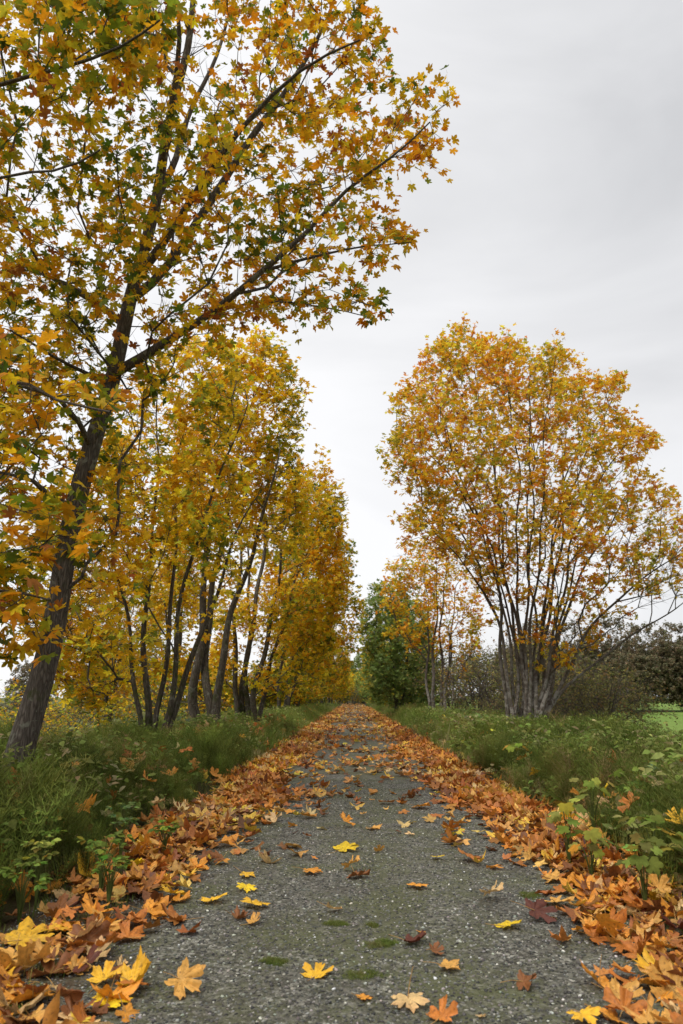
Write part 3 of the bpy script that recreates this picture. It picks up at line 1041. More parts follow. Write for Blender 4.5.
def plant_layer(name, tm, n, y0, y1, w0, w1, power, hs, pal, label, cat, gain=1.0, minh=.58):
    x, y, off = strip(n, y0, y1, w0, w1, power)
    P = np.stack([x, y, terrain(x, y) - .01], 1)
    a = rng.uniform(0, 6.28, n)
    R = rot_from(rng.normal(0, .10, (n, 3)) + [0, 0, 1], np.stack([np.cos(a), np.sin(a), a * 0], 1))
    lump = 1 + .20 * lump_noise(P * [1, 1, 0], rng, 1.4) + .12 * lump_noise(P * [1, 1, 0], rng, 4.0)
    S = hs * rng.uniform(.7, 1.2, n) * (minh + (1 - minh) * sm(off, 0, .55)) * lump
    C = pick_colours(P, pal, rng, .9, .22, gain)
    V, F, Cc = scatter(tm, P, R, S, C, rng)
    return V, F, Cc


PAL['tail'] = [((.12, .155, .028), .38), ((.165, .20, .038), .30), ((.085, .11, .025), .18), ((.23, .22, .06), .09), ((.32, .24, .10), .05)]
PAL['verge'] = [((.15, .20, .04), .4), ((.20, .25, .06), .3), ((.25, .26, .08), .2), ((.32, .27, .13), .10)]
HT = [horsetail(np.random.default_rng(s), 1.0, 11, 9, .011, .46) for s in range(6)]
HTf = [horsetail(np.random.default_rng(20 + s), 1.0, 9, 8, .014, .42) for s in range(5)]
GT = [grass_tuft(np.random.default_rng(s), 34, 1.0, .016, .35) for s in range(5)]
GTf = [grass_tuft(np.random.default_rng(9 + s), 26, 1.0, .035, .5) for s in range(5)]


def combine(parts):
    off = 0; Vs, Fs, Cs = [], [], []
    for V, F, C in parts:
        Vs.append(V); Fs.append(F + off); Cs.append(C); off += len(V)
    return np.concatenate(Vs), np.concatenate(Fs), np.concatenate(Cs)


parts = [plant_layer('h', HT, 5200, 2.0, 15, .02, 2.9, 1.15, .54, 'tail', '', ''),
         plant_layer('h', HTf, 6500, 14, 70, .02, 3.0, 1.5, .50, 'tail', '', '', 1.25)]
V, F, C = combine(parts)
tag(obj('horsetails', make_mesh('horsetails', V, F, M_GREEN, C)), 'feathery dark green horsetails growing along both banks', 'horsetails', kind='stuff')
parts = [plant_layer('g', GT, 900, 2.0, 16, -.05, 3.2, 1.1, .34, 'verge', '', ''),
         plant_layer('g', GTf, 5200, 14, 110, -.15, 3.6, 1.35, .42, 'verge', '', '', 1.1, .6),
         plant_layer('g', GTf, 6000, 6, 60, 2.9, 9, 1.0, .3, 'verge', '', '', .8)]
V, F, C = combine(parts)
tag(obj('bank_grass', make_mesh('bank_grass', V, F, M_GREEN, C)), 'long green grass mixed into the banks beside the path', 'grass', kind='stuff')
# low broad-leaved ground cover between the horsetails
n = 5200
y = 2.4 + 34 * rng.random(n) ** 1.4; sd = np.where(rng.random(n) < .38, -1, 1); off = .05 + 2.9 * rng.random(n)
x = np.where(sd < 0, LE - off, RE + off)
keep = lump_noise(np.stack([x, y, x * 0], 1), rng, 1.0) > -.1
x, y, off = x[keep], y[keep], off[keep]; n = len(x)
P = np.stack([x, y, terrain(x, y) + (.20 + .40 * sm(off, 0, .7)) * rng.uniform(.5, 1.15, n)], 1)
P = np.repeat(P, 6, 0) + rng.normal(0, .06, (n * 6, 3)) * [1, 1, .6]
a = rng.uniform(0, 6.28, n * 6)
R = rot_from(rng.normal(0, .4, (n * 6, 3)) + [0, -.15, 1], np.stack([np.cos(a), np.sin(a), a * 0 - .2], 1))
OVT = [(np.array([(0, 0, 0), (.2, .25, .06), (.24, .55, .05), (0, 1, -.12), (-.24, .55, .05), (-.2, .25, .06)], float), np.array([(0, 1, 5), (1, 2, 5), (2, 4, 5), (2, 3, 4)], np.int32))]
V, F, C = scatter(OVT, P, R, .085 * rng.uniform(.5, 1.5, n * 6), pick_colours(P, 'verge', rng, 1.1, .25, 1.05), rng)
tag(obj('bank_weeds', make_mesh('bank_weeds', V, F, M_GREEN, C)), 'small broad-leaved weeds mixed among the horsetails', 'weeds', kind='stuff')
# small weeds in the gravel margins
n = 900
y = 2.6 + 20 * rng.random(n) ** 1.5; sd = rng.random(n) < .5
x = np.where(sd, LE + .55 * rng.random(n) ** 1.3, RE - .55 * rng.random(n) ** 1.3)
P = np.stack([x, y, path_z(x, y)], 1); a = rng.uniform(0, 6.28, n)
R = rot_from(rng.normal(0, .1, (n, 3)) + [0, 0, 1], np.stack([np.cos(a), np.sin(a), a * 0], 1))
WT = [grass_tuft(np.random.default_rng(31 + s), 22, 1.0, .05, 1.0) for s in range(4)]
V, F, C = scatter(WT, P, R, .05 * rng.uniform(.6, 1.5, n), pick_colours(P, 'verge', rng, 1, .2), rng)
tag(obj('margin_weeds', make_mesh('margin_weeds', V, F, M_GREEN, C)), 'tiny green weeds and moss at the gravel margins', 'weeds', kind='stuff')

# moss cushions on the gravel
MOSS = [(381, 944, 26, 'longest of the moss patches just right of the path centre'), (361, 976, 34, 'lowest moss patch, right of the lone yellow-orange leaf'),
        (336, 924, 16, 'small upper moss patch left of the centre line'), (274, 962, 20, 'moss patch left of the others, above and left of the lone leaf'),
        (372, 906 + 20, 10, 'tiny moss patch between the thin twisted leaf and the wine red leaf'), (530, 896, 24, 'pale green moss patch beside the right drift')]
for j, (px, py, w, lab) in enumerate(MOSS):
    P0 = on_ground(px, py, .014); _, _, dd = project(P0); rad = w * dd / FPX * .5
    nb = 240; r = rad * np.sqrt(rng.random(nb)); a = rng.uniform(0, 6.28, nb)
    r = r * (1 + .35 * np.sin(a * 2 + j) + .25 * np.sin(a * 5 + j * 2)) * (.75 + .5 * rng.random(nb))
    bx, by = r * np.cos(a), r * np.sin(a) * .8
    P = np.stack([bx, by, -.004 + 0 * bx], 1)
    C = pick_colours(P * 30, 'verge', rng, 1, .2, .9)
    R = rot_from(rng.normal(0, .4, (nb, 3)) + [0, 0, 1], rng.normal(0, 1, (nb, 3)))
    V, F, Cc = scatter(WT[:2], P, R, np.full(nb, .018), C, rng)
    o = obj('moss_patch', make_mesh('moss_patch', V, F, M_GREEN, Cc), loc=P0)
    tag(o, lab, 'moss', 'moss patches on the gravel')


# leafy herbs --------------------------------------------------------------
def oval_leaf(seed, toothed=True, wide=.55):
    rg = np.random.default_rng(seed)
    t = np.linspace(0, 1, 9)
    wv = wide * .5 * np.sin(np.pi * t ** .8) ** .8 * (1 + (.14 * (np.arange(9) % 2) if toothed else 0))
    V = [(0, y, -.12 * y * y) for y in t] + [(w, y, .22 * w - .12 * y * y) for w, y in zip(wv, t)] + [(-w, y, .22 * w - .12 * y * y) for w, y in zip(wv, t)]
    F = []
    for i in range(8):
        F += [(i, 9 + i, 10 + i), (i, 10 + i, i + 1), (i, i + 1, 19 + i), (i, 19 + i, 18 + i)]
    return np.array(V, float), np.array(F, np.int32)


OV = [oval_leaf(s, True, w) for s, w in enumerate((.6, .7, .5))]
BROAD = [leaf_template('low', 2, -.12, .2, .1, .12, 140 + s) for s in range(3)]
for i, (v, f) in enumerate(BROAD):
    # shallow-lobed leaf: pull the outline towards a rounder shape
    r = np.hypot(v[:, 0], v[:, 1]); rr = np.where(r > 0, np.minimum(r, .62) ** .55 * .62 ** .45, 0)
    n0 = 19
    k = np.where(r > 0, rr / np.maximum(r, 1e-6), 1)
    v[:, 0] *= k; v[:, 1] *= k


def herb(px, py, dist, hgt, spread, kind, col, label, cat='plant', group='leafy plants in the banks', n=14):
    top = at(px, py, dist)
    base = np.array([top[0], top[1], float(terrain(top[0], top[1]))])
    H = max(.12, top[2] - base[2])
    root = empty('leafy_plant', base, label, cat, group)
    chains = []; LPos, Rn, Rf, Ss = [], [], [], []
    for i in range(n):
        a = i * 2.4 + rng.uniform(-.4, .4); rr = spread * math.sqrt((i + .6) / n) * rng.uniform(.7, 1.1)
        e = np.array([rr * math.cos(a), rr * math.sin(a), H * rng.uniform(.72, 1.02) - .25 * rr])
        m = np.array([e[0] * .25, e[1] * .25, e[2] * .65])
        c = resample([np.zeros(3), m, e], .08); chains.append((c, np.linspace(.004, .0016, len(c))))
        o = np.array([math.cos(a), math.sin(a), -.25])
        if kind == 'compound':
            s = hgt * rng.uniform(.7, 1.1)
            for q in (-1.25, -.62, 0, .62, 1.25):
                d = np.array([math.cos(a + q), math.sin(a + q), rng.uniform(-.3, .1)])
                LPos.append(e + d * .004); Rf.append(d); Rn.append([rng.normal(0, .25), rng.normal(0, .25) - .2, 1]); Ss.append(s * (1 if q == 0 else .8))
        else:
            LPos.append(e); Rf.append(o); Rn.append([o[0] * .35 + rng.normal(0, .25), o[1] * .35 + rng.normal(0, .25) - .25, 1]); Ss.append(hgt * rng.uniform(.7, 1.2))
    V, F = tubes(chains, 4)
    obj('stem', make_mesh('stem', V, F, M_STALK, np.tile([[.10, .13, .03]], (len(V), 1)), smooth=True), root)
    LPos = np.array(LPos); R = rot_from(np.array(Rn, float), np.array(Rf))
    C = np.array(col)[None] * rng.lognormal(0, .3, (len(LPos), 1)) * rng.lognormal(0, .12, (len(LPos), 3))
    old = rng.random(len(LPos)) < .12; C[old] = C[old] * [1.9, 1.15, .8]
    V, F, Cc = scatter(OV if kind == 'compound' else BROAD, LPos, R, np.array(Ss), C, rng)
    obj('leaves', make_mesh('leaves', V, F, M_GREEN, Cc, smooth=True), root)


G1, G2, G3 = (.13, .19, .032), (.15, .19, .034), (.21, .24, .045)
PG = (.24, .28, .12)
HERBS = [
    (50, 808, 5.2, .055, .10, 'compound', G1, 'small green leafy seedling in the left horsetails, left of the upright orange leaf'),
    (105, 832, 4.9, .060, .13, 'compound', G1, 'green seedling with rounded leaflets right above the left drift'),
    (124, 803, 5.8, .055, .10, 'compound', (.13, .20, .06), 'blue-green seedling right of the upright orange leaf'),
    (166, 818, 6.1, .055, .10, 'compound', G1, 'green seedling at the path side of the left bank'),
    (25, 858, 4.4, .060, .14, 'compound', G1, 'green seedling low at the left edge by the drift'),
    (112, 852, 4.7, .050, .09, 'compound', G1, 'seedling poking out of the left leaf drift'),
    (42, 832, 4.7, .05, .08, 'compound', G3, 'yellow-green seedling near the left picture edge'),
    (8, 800, 5.2, .06, .12, 'compound', G3, 'yellowish seedling cut by the left picture edge'),
    (60, 762, 7.2, .09, .16, 'broad', G2, 'leafy weed at the foot of the big left trunk'),
    (565, 800, 5.9, .10, .17, 'broad', G2, 'broad-leaved light green plant leaning over the right drift'),
    (588, 826, 5.4, .10, .17, 'broad', G3, 'yellow-green broad-leaved plant right of the leaning one'),
    (650, 812, 5.2, .115, .20, 'broad', G3, 'largest broad-leaved plant at the right edge of the picture'),
    (640, 840, 4.7, .10, .13, 'broad', G2, 'low broad-leaved plant below the largest one'),
    (590, 776, 6.8, .11, .16, 'broad', G3, 'bright yellow-green plant in the middle of the right bank'),
    (630, 770, 7.2, .11, .18, 'broad', G1, 'dark broad-leaved plant behind the deep rust leaf'),
    (660, 760, 7.8, .12, .20, 'broad', PG, 'pale dusty leaved plant near the right edge'),
    (535, 722, 13.5, .14, .25, 'broad', G3, 'tall pale green plant in front of the pale tree trunks'),
    (562, 733, 12.2, .14, .28, 'broad', PG, 'silvery green plant right of the pale tree trunks'),
    (598, 730, 12.6, .15, .25, 'broad', PG, 'silvery green plant in front of the dark scrub, tallest of its row'),
    (632, 740, 11.2, .14, .28, 'broad', PG, 'silvery plant at the right end of its row'),
    (520, 738, 10.8, .12, .25, 'broad', G3, 'yellowish low plant below the tall pale green one'),
    (460, 738, 13.5, .12, .28, 'broad', G2, 'green plant on the right bank halfway to the second tree'),
    (478, 712, 18.5, .14, .30, 'broad', PG, 'pale leafy plant in the far right bank'),
    (185, 716, 17.5, .13, .28, 'broad', PG, 'pale leafy plant between the left trunks'),
]
for h in HERBS: herb(*h)

# ------------------------------------------------------------------ the trees
R0 = lambda s: np.random.default_rng(s)
LG = 'maples lining the left side of the path'
RG = 'maples lining the right side of the path'


def tipgold(x0, x1, amt=.6):
    def f(P, C, rg):
        px, py, _ = project(P)
        w = sm(px, x0, x1) * amt * rg.random(len(P)) ** .4
        g = C[:, 1] > C[:, 0] * .75           # green leaves near the tips have turned
        alt = np.where(rg.random((len(P), 1)) < .5, np.array([[.70, .38, .015]]), np.array([[.74, .27, .012]]))
        sw = (rg.random(len(P)) < w) & g
        C = C.copy(); C[sw] = alt[sw] * rg.lognormal(0, .12, (sw.sum(), 1))
        return C
    return f


# 1 the big leaning maple on the left
rg = R0(101)
poly = [(-90, -170), (120, -190), (290, -160), (338, -60), (356, 0), (384, 42), (392, 62), (378, 88), (356, 108), (340, 124), (360, 146), (396, 116), (416, 90),
        (440, 84), (450, 108), (440, 142), (424, 168), (398, 180), (366, 184), (334, 192), (322, 212), (366, 222), (408, 234), (402, 246), (364, 256),
        (322, 252), (304, 272), (334, 292), (376, 306), (370, 320), (330, 312), (286, 306), (256, 312), (232, 330), (196, 346), (160, 395), (130, 465), (118, 550),
        (96, 610), (60, 650), (20, 650), (-60, 600)]
pts = envelope_points(poly, 1080, 8.0, rg, .62, .1, maxdepth=2.9)
base = at(8, 792, 7.9); base[2] = terrain(base[0], base[1]) - .05
st = [
    (np.vstack([base[None], stemline([(22, 742), (44, 650), (68, 540), (93, 450), (116, 375), (133, 300), (150, 215), (166, 130), (186, 50), (200, -30), (205, -110)],
                                     [7.9, 7.95, 8.0, 8.05, 8.1, 8.15, 8.2, 8.3, 8.4, 8.5, 8.6])]), .145, .02),
    (stemline([(118, 372), (165, 345), (215, 312), (262, 270), (304, 232), (345, 190), (388, 158), (430, 122)], [8.1, 8.0, 7.9, 7.8, 7.7, 7.6, 7.5, 7.4]), .055, .008, 1),
    (stemline([(134, 300), (172, 262), (212, 200), (250, 138), (290, 84), (325, 20), (345, -40)], [8.15, 8.2, 8.3, 8.4, 8.5, 8.6, 8.7]), .075, .012, 1),
    (stemline([(140, 275), (190, 205), (245, 130), (300, 75), (360, 40)], [8.15, 7.7, 7.2, 6.9, 6.6]), .055, .01, 1),
    (stemline([(158, 180), (170, 110), (176, 40), (170, -50)], [8.2, 7.8, 7.3, 6.8]), .05, .01, 1),
    (stemline([(152, 210), (190, 120), (222, 40), (250, -60)], [8.2, 8.8, 9.3, 9.8]), .05, .01, 1),
    (stemline([(210, 315), (262, 300), (320, 305), (372, 318)], [7.9, 8.1, 8.3, 8.4]), .018, .005, 1),
    (stemline([(262, 270), (320, 255), (372, 245), (415, 242)], [7.8, 7.9, 8.0, 8.1]), .02, .005, 1),
    (stemline([(126, 325), (80, 290), (30, 270), (-30, 240)], [8.15, 8.5, 8.8, 9.2]), .04, .01, 1),
    (stemline([(112, 385), (150, 330), (60, 360), (10, 330)], [8.1, 8.5, 7.2, 6.6]), .03, .01, 1),
    (stemline([(72, 520), (30, 480), (-20, 470)], [8.0, 7.6, 7.0]), .035, .01, 1),
    (stemline([(95, 445), (60, 400), (20, 385), (-30, 360)], [8.0, 7.2, 6.6, 6.2]), .03, .01, 1),
]
st[9] = (stemline([(112, 385), (84, 372), (50, 355), (10, 330)], [8.1, 7.8, 7.2, 6.6]), .03, .01, 1)
sp = rg.random(len(pts))


def sparse_low(P, rg):
    px, py, _ = project(P)
    return rg.random(len(P)) < np.where((py > 360) & (px > 60), .75, .93)


def clear_trunk(pts, rg, keep=.4):
    px, py, _ = project(pts)
    tx = np.interp(py, [375, 450, 540, 650, 742], [116, 93, 68, 44, 22])
    hit = (np.abs(px - tx) < 26) & (py > 395) & (pts[:, 1] < 8.6) & (rg.random(len(pts)) > keep)
    return pts[~hit]


pts = clear_trunk(pts, rg)
maple('maple_tree', base, st, pts, 'largest maple, leaning trunk at the left with limbs reaching over the path', 'tree', LG, rg, 'mixed', M_BARK_NEAR,
      'mid', .122, 4, 4, sparse_low, 1.0, .34, True, tipgold(150, 420, .75), .0045, .22, .7)

# 0 the maple whose trunk stands outside the picture on the left
rg = R0(7)
poly = [(-140, -160), (60, -150), (150, -60), (185, 10), (170, 70), (120, 110), (100, 180), (75, 260), (70, 330), (100, 370), (135, 400), (112, 440),
        (92, 490), (90, 560), (70, 600), (60, 650), (20, 690), (-60, 700), (-140, 680)]
pts = envelope_points(poly, 260, 5.9, rg, .6, 0, maxdepth=1.2)
base = np.array([-5.6, 6.3, 0.0]); base[2] = terrain(-5.6, 6.3) - .05
tb = base
st = [(np.array([base, tb + [.1, 0, 2.0], tb + [.3, -.1, 4.0], tb + [.5, -.1, 6.2], tb + [.6, 0, 8.2], tb + [.7, 0, 10.]]), .17, .03),
      (np.array([tb + [.3, -.1, 4.0], *stemline([(-120, 130), (0, 82), (60, 66), (118, 45), (160, 20)], [6.1, 5.9, 5.7, 5.5, 5.4])]), .05, .008, 1),
      (np.array([tb + [.2, -.1, 3.0], *stemline([(-110, 240), (0, 178), (50, 168), (100, 150)], [6.2, 6.1, 6.0, 5.8])]), .04, .008, 1),
      (np.array([tb + [.1, 0, 2.2], *stemline([(-100, 450), (0, 380), (60, 400), (110, 412)], [6, 5.8, 5.5, 5.3])]), .035, .008, 1),
      (np.array([tb + [.1, 0, 1.6], *stemline([(-100, 600), (0, 590), (50, 600)], [6, 5.9, 5.7])]), .03, .008, 1)]
pts = clear_trunk(pts, rg, .5)
maple('maple_tree', base, st, pts, 'maple with its trunk beyond the left edge, boughs hanging before the leaning trunk', 'tree', LG, rg,
      'mixed', M_BARK_NEAR, 'mid', .15, 4, 4, lambda P, r: r.random(len(P)) < .8, .95, .3, True, None, .0045, .22, .5)

# left row
def row_tree(seed, poly, dist, basepx, stempx, n, label, pal, bark, leaf, size, twigs, per, rb, group, thick=.85, bare=None, keep=.3, leafy=.9, spreadd=1.2,
             gain=1.0, maxd=None, tip_r=.005, twiglen=.36, path_w=.28, down=.9, low=None):
    rg = R0(seed)
    pts = envelope_points(poly, n, dist, rg, thick, 0, bare, keep, maxd)
    bx = at(*basepx, dist); b = np.array([bx[0], dist, float(terrain(bx[0], dist)) - .05])
    st = []
    for k, s in enumerate(stempx):
        q = np.array(s, float)
        off = (rg.uniform(-1, 1) * spreadd) * np.linspace(0, 1, len(q)) ** 1.2 + rg.uniform(-.35, .35)
        if len(q) > 2: q[1:-1] += (q[:-2] + q[2:] - 2 * q[1:-1]) * .25
        P = at(q[:, 0], q[:, 1], dist + off)
        foot = np.array([P[0, 0], P[0, 1], float(terrain(P[0, 0], P[0, 1])) - .05])
        P = np.vstack([foot, P]) if P[0, 2] > foot[2] + .15 else P
        st.append((P, rb * rg.uniform(.75, 1.1), rb * .12))

    def lf(P, r): return r.random(len(P)) < leafy
    return maple('maple_tree', b, st, pts, label, 'tree', group, rg, pal, bark, leaf, size, twigs, per, low or lf, gain, twiglen, False, None, tip_r, path_w, down, wob=.085)


row_tree(201, [(28, 600), (40, 500), (70, 430), (100, 390), (125, 352), (160, 362), (190, 338), (222, 346), (240, 372), (248, 430), (232, 460), (246, 520), (236, 610), (215, 675), (150, 660), (90, 705), (50, 690)],
         14.5, (150, 735),
         [[(138, 728), (134, 650), (122, 560), (100, 480)], [(146, 728), (150, 640), (152, 540), (150, 430), (165, 370)], [(158, 728), (165, 650), (172, 560), (178, 450), (200, 370)],
          [(162, 728), (172, 660), (190, 580), (220, 470), (245, 390)], [(166, 726), (192, 640), (232, 560), (262, 490)]],
         620, 'slender many-stemmed golden maple just beyond the leaning trunk', 'gold', M_BARK, 'low', .165, 4, 4, .075, LG, leafy=.86, gain=.95,
         bare=[(120, 740), (115, 600), (190, 560), (250, 700)], keep=.35)
l3 = row_tree(202, [(150, 640), (165, 480), (200, 400), (236, 344), (262, 332), (282, 352), (296, 378), (300, 420), (288, 445), (306, 480), (300, 560), (284, 600), (290, 650), (268, 685), (180, 690)],
         19, (205, 722),
         [[(197, 716), (198, 640), (204, 540), (208, 430), (225, 370)], [(210, 716), (208, 650), (212, 560), (235, 460), (262, 380)], [(216, 716), (228, 640), (250, 540), (280, 450)]],
         620, 'stout mossy double-trunked maple, third along the left side', 'gold', M_BARK, 'low', .165, 4, 4, .135, LG, leafy=.9, gain=1.0,
         bare=[(180, 740), (185, 620), (250, 620), (262, 740)], keep=.3)
l4 = row_tree(203, [(215, 650), (235, 500), (268, 420), (290, 380), (304, 384), (316, 420), (324, 450), (322, 472), (336, 492), (345, 528), (336, 548), (344, 575), (338, 620), (320, 680), (280, 695), (220, 690)],
         24, (250, 716),
         [[(236, 712), (238, 640), (236, 560), (245, 450)], [(247, 712), (250, 640), (262, 540), (275, 440), (290, 390)], [(256, 712), (262, 640), (280, 560), (305, 470)],
          [(262, 712), (272, 640), (298, 570), (330, 510)], [(243, 712), (246, 600), (255, 500)]],
         720, 'maple with dark stems fanning over the path, fourth along the left side', 'gold', M_BARK, 'low', .17, 4, 4, .105, LG, leafy=.9, gain=.95,
         bare=[(225, 740), (230, 630), (285, 620), (300, 720)], keep=.35)
l5 = row_tree(204, [(262, 690), (276, 580), (295, 505), (320, 480), (338, 505), (350, 545), (350, 575), (361, 598), (360, 640), (350, 672), (335, 690)],
         38, (287, 706),
         [[(280, 702), (280, 640), (290, 560)], [(285, 702), (292, 630), (310, 540), (318, 490)], [(290, 702), (305, 640), (332, 570)]],
         620, 'olive-gold maple seen beyond the fanning stems, fifth along the left side', 'olive', M_BARK, 'far', .21, 4, 4, .12, LG, leafy=.95, gain=1.0,
         bare=[(276, 715), (276, 665), (300, 665), (305, 715)], keep=.3, tip_r=.007)
# right side: the great many-stemmed tree
bigpoly = [(386, 452), (396, 430), (392, 404), (402, 384), (424, 372), (430, 352), (448, 342), (464, 326), (478, 338), (488, 350), (505, 338), (522, 350), (536, 352), (548, 340), (566, 346), (574, 366), (590, 384),
           (606, 380), (622, 376), (626, 392), (622, 412), (636, 430), (664, 438), (660, 446), (640, 456), (646, 478), (672, 496), (700, 520), (715, 590), (683, 598), (645, 604), (612, 630), (575, 664), (520, 680),
           (500, 640), (484, 594), (462, 566), (436, 548), (406, 540), (402, 520), (424, 500), (398, 480)]


def r1leaf(P, rg):
    px, py, _ = project(P)
    core = np.exp(-(((px - 530) / 75) ** 2 + ((py - 640) / 130) ** 2))
    right = sm(px, 575, 650) * sm(py, 420, 520)
    return rg.random(len(P)) < .95 - .42 * core - .5 * right


row_tree(301, bigpoly, 21, (528, 724),
         [[(510, 718), (504, 640), (490, 560), (468, 480), (440, 410)], [(517, 718), (514, 640), (503, 540), (490, 440), (474, 360)], [(524, 718), (522, 620), (518, 520), (512, 420), (508, 355)],
          [(530, 718), (534, 610), (540, 500), (550, 400), (556, 355)], [(536, 718), (545, 610), (562, 520), (590, 440), (612, 390)], [(542, 718), (556, 630), (592, 550), (640, 470)],
          [(546, 714), (572, 645), (620, 594), (690, 545)], [(547, 712), (586, 672), (636, 628), (700, 590)], [(520, 718), (508, 600), (480, 500), (420, 440)],
          [(533, 718), (530, 580), (530, 470), (530, 380)], [(540, 716), (552, 600), (585, 500), (630, 430)], [(514, 718), (500, 620), (470, 560), (430, 525)],
          [(526, 718), (516, 600), (498, 500), (478, 420)], [(528, 718), (526, 560), (534, 450), (532, 370)], [(535, 718), (540, 600), (566, 480), (590, 400)],
          [(540, 718), (550, 640), (578, 560), (608, 500)], [(519, 718), (520, 640), (500, 560), (456, 450)], [(538, 718), (548, 560), (570, 440), (576, 380)]],
         1750, 'great orange-gold maple with a dozen stems fanning up on the right', 'orange', M_BARK_PALE, 'low', .145, 4, 5, .066, RG,
         bare=[(490, 740), (500, 600), (560, 520), (640, 600), (600, 720)], keep=.6, low=r1leaf, spreadd=2.4, maxd=4.2, tip_r=.006, path_w=.40, down=1.8)
row_tree(302, [(384, 600), (390, 565), (412, 545), (440, 540), (462, 555), (478, 590), (480, 640), (468, 672), (448, 690), (415, 650), (392, 640)], 36, (437, 708),
         [[(429, 704), (430, 640), (424, 580)], [(434, 704), (435, 630), (436, 560)], [(440, 704), (441, 640), (446, 560)], [(446, 704), (446, 640), (460, 580)], [(450, 704), (451, 620)]],
         420, 'smaller thin-crowned maple with pale bare stems, second along the right side', 'orange', M_BARK_PALE, 'far', .20, 4, 4, .10, RG, leafy=.8,
         bare=[(420, 715), (420, 650), (460, 650), (460, 715)], keep=.2, tip_r=.007)
# green tree
rt = row_tree(303, [(362, 665), (362, 625), (366, 600), (376, 584), (388, 588), (398, 582), (412, 596), (424, 612), (434, 640), (438, 680), (430, 705), (372, 702)], 46, (398, 706),
         [[(396, 704), (394, 650), (388, 600)], [(402, 704), (406, 650), (412, 620)]],
         620, 'dense green leafy tree beside the path, behind the second right-hand maple', 'green', M_BARK, 'far', .26, 4, 4, .14, 'green trees on the right', leafy=1.0, tip_r=.007, thick=1.1)
rt.name = 'green_tree'

# farther trees of both rows: copies of the nearer ones, each with its own turn and size
FAR = [(l5, -3.6, 50, 1.2, .98, 'yellow maple far along the left side, sixth in the row', LG), (l4, -3.8, 63, 2.9, .92, 'golden maple far along the left side, seventh in the row', LG),
       (l5, -3.2, 78, 4.0, 1.05, 'golden maple closing in on the path, eighth in the left row', LG), (l4, -2.8, 96, .7, .95, 'last golden maple of the left row before the path ends', LG),
       (rt, 3.9, 60, 2.0, 1.05, 'green tree leaning to the path behind the first green one', 'green trees on the right'),
       (l4, 3.6, 78, 3.5, .8, 'golden maple at the far right side, just before the end of the path', RG),
       (rt, 4.4, 96, 1.0, .95, 'last green tree on the right before the path ends', 'green trees on the right'),
       (rt, 1.6, 158, 4.0, 1.25, 'green tree standing behind the very end of the path', 'green trees on the right'),
       (rt, -2.2, 165, 2.2, 1.2, 'green tree behind the last golden maple of the left row', 'green trees on the right'),
       (l5, 2.6, 118, 5.0, .85, 'orange-gold maple closing the end of the path on the right', RG),
       (l4, -1.0, 132, 1.9, .8, 'golden maple standing behind the very end of the path', LG),
       (l4, -11.5, 36, 4.2, .85, 'yellow maple behind the left row, farther back', 'maples behind the left row'),
       (l5, -15, 48, .4, .9, 'olive maple far behind the left row', 'maples behind the left row'),
       (l3, -7.8, 33, 5.2, .95, 'golden maple just behind the fourth left-hand maple', 'maples behind the left row'),
       ]
for src, x, y, rz, s, lab, grp in FAR:
    copy_thing(src, (x, y, float(terrain(x, y)) - .05), rz, s, lab, grp)


# ------------------------------------------------------------------ scrub
def shrub(base, W, H, n, nst, label, group, seed, pal='scrub', leafy=.7, size=.09, leafk='far', twigs=4, per=3, name='shrub'):
    rg = R0(seed)
    base = np.array(base, float)
    u = rg.normal(0, 1, (n, 3)); u /= np.linalg.norm(u, axis=1, keepdims=True); u *= rg.random((n, 1)) ** .4
    P = np.stack([u[:, 0] * W, u[:, 1] * W * .9, H * (.52 + .46 * u[:, 2])], 1)
    P[:, 2] *= 1 + .12 * lump_noise(P, rg, .8)
    P = P[P[:, 2] > .15] + base
    st = []
    for k in range(nst):
        a = k / nst * 6.28 + rg.uniform(-.3, .3); r = rg.uniform(.25, .75)
        e = base + [math.cos(a) * W * r, math.sin(a) * W * r, H * rg.uniform(.5, .85)]
        m = base + [math.cos(a) * W * r * .35, math.sin(a) * W * r * .35, H * .4]
        st.append((np.array([base + [math.cos(a) * .12, math.sin(a) * .12, -.05], m, e]), .03, .008))
    return maple(name, base, st, P, label, 'shrub' if name == 'shrub' else 'tree', group, rg, pal, M_TWIG, leafk, size, twigs, per, lambda P, r: r.random(len(P)) < leafy, 1.0, .4, False, None, .006, .2, .3,
                 leaf_mat=M_GREEN, flare=False)


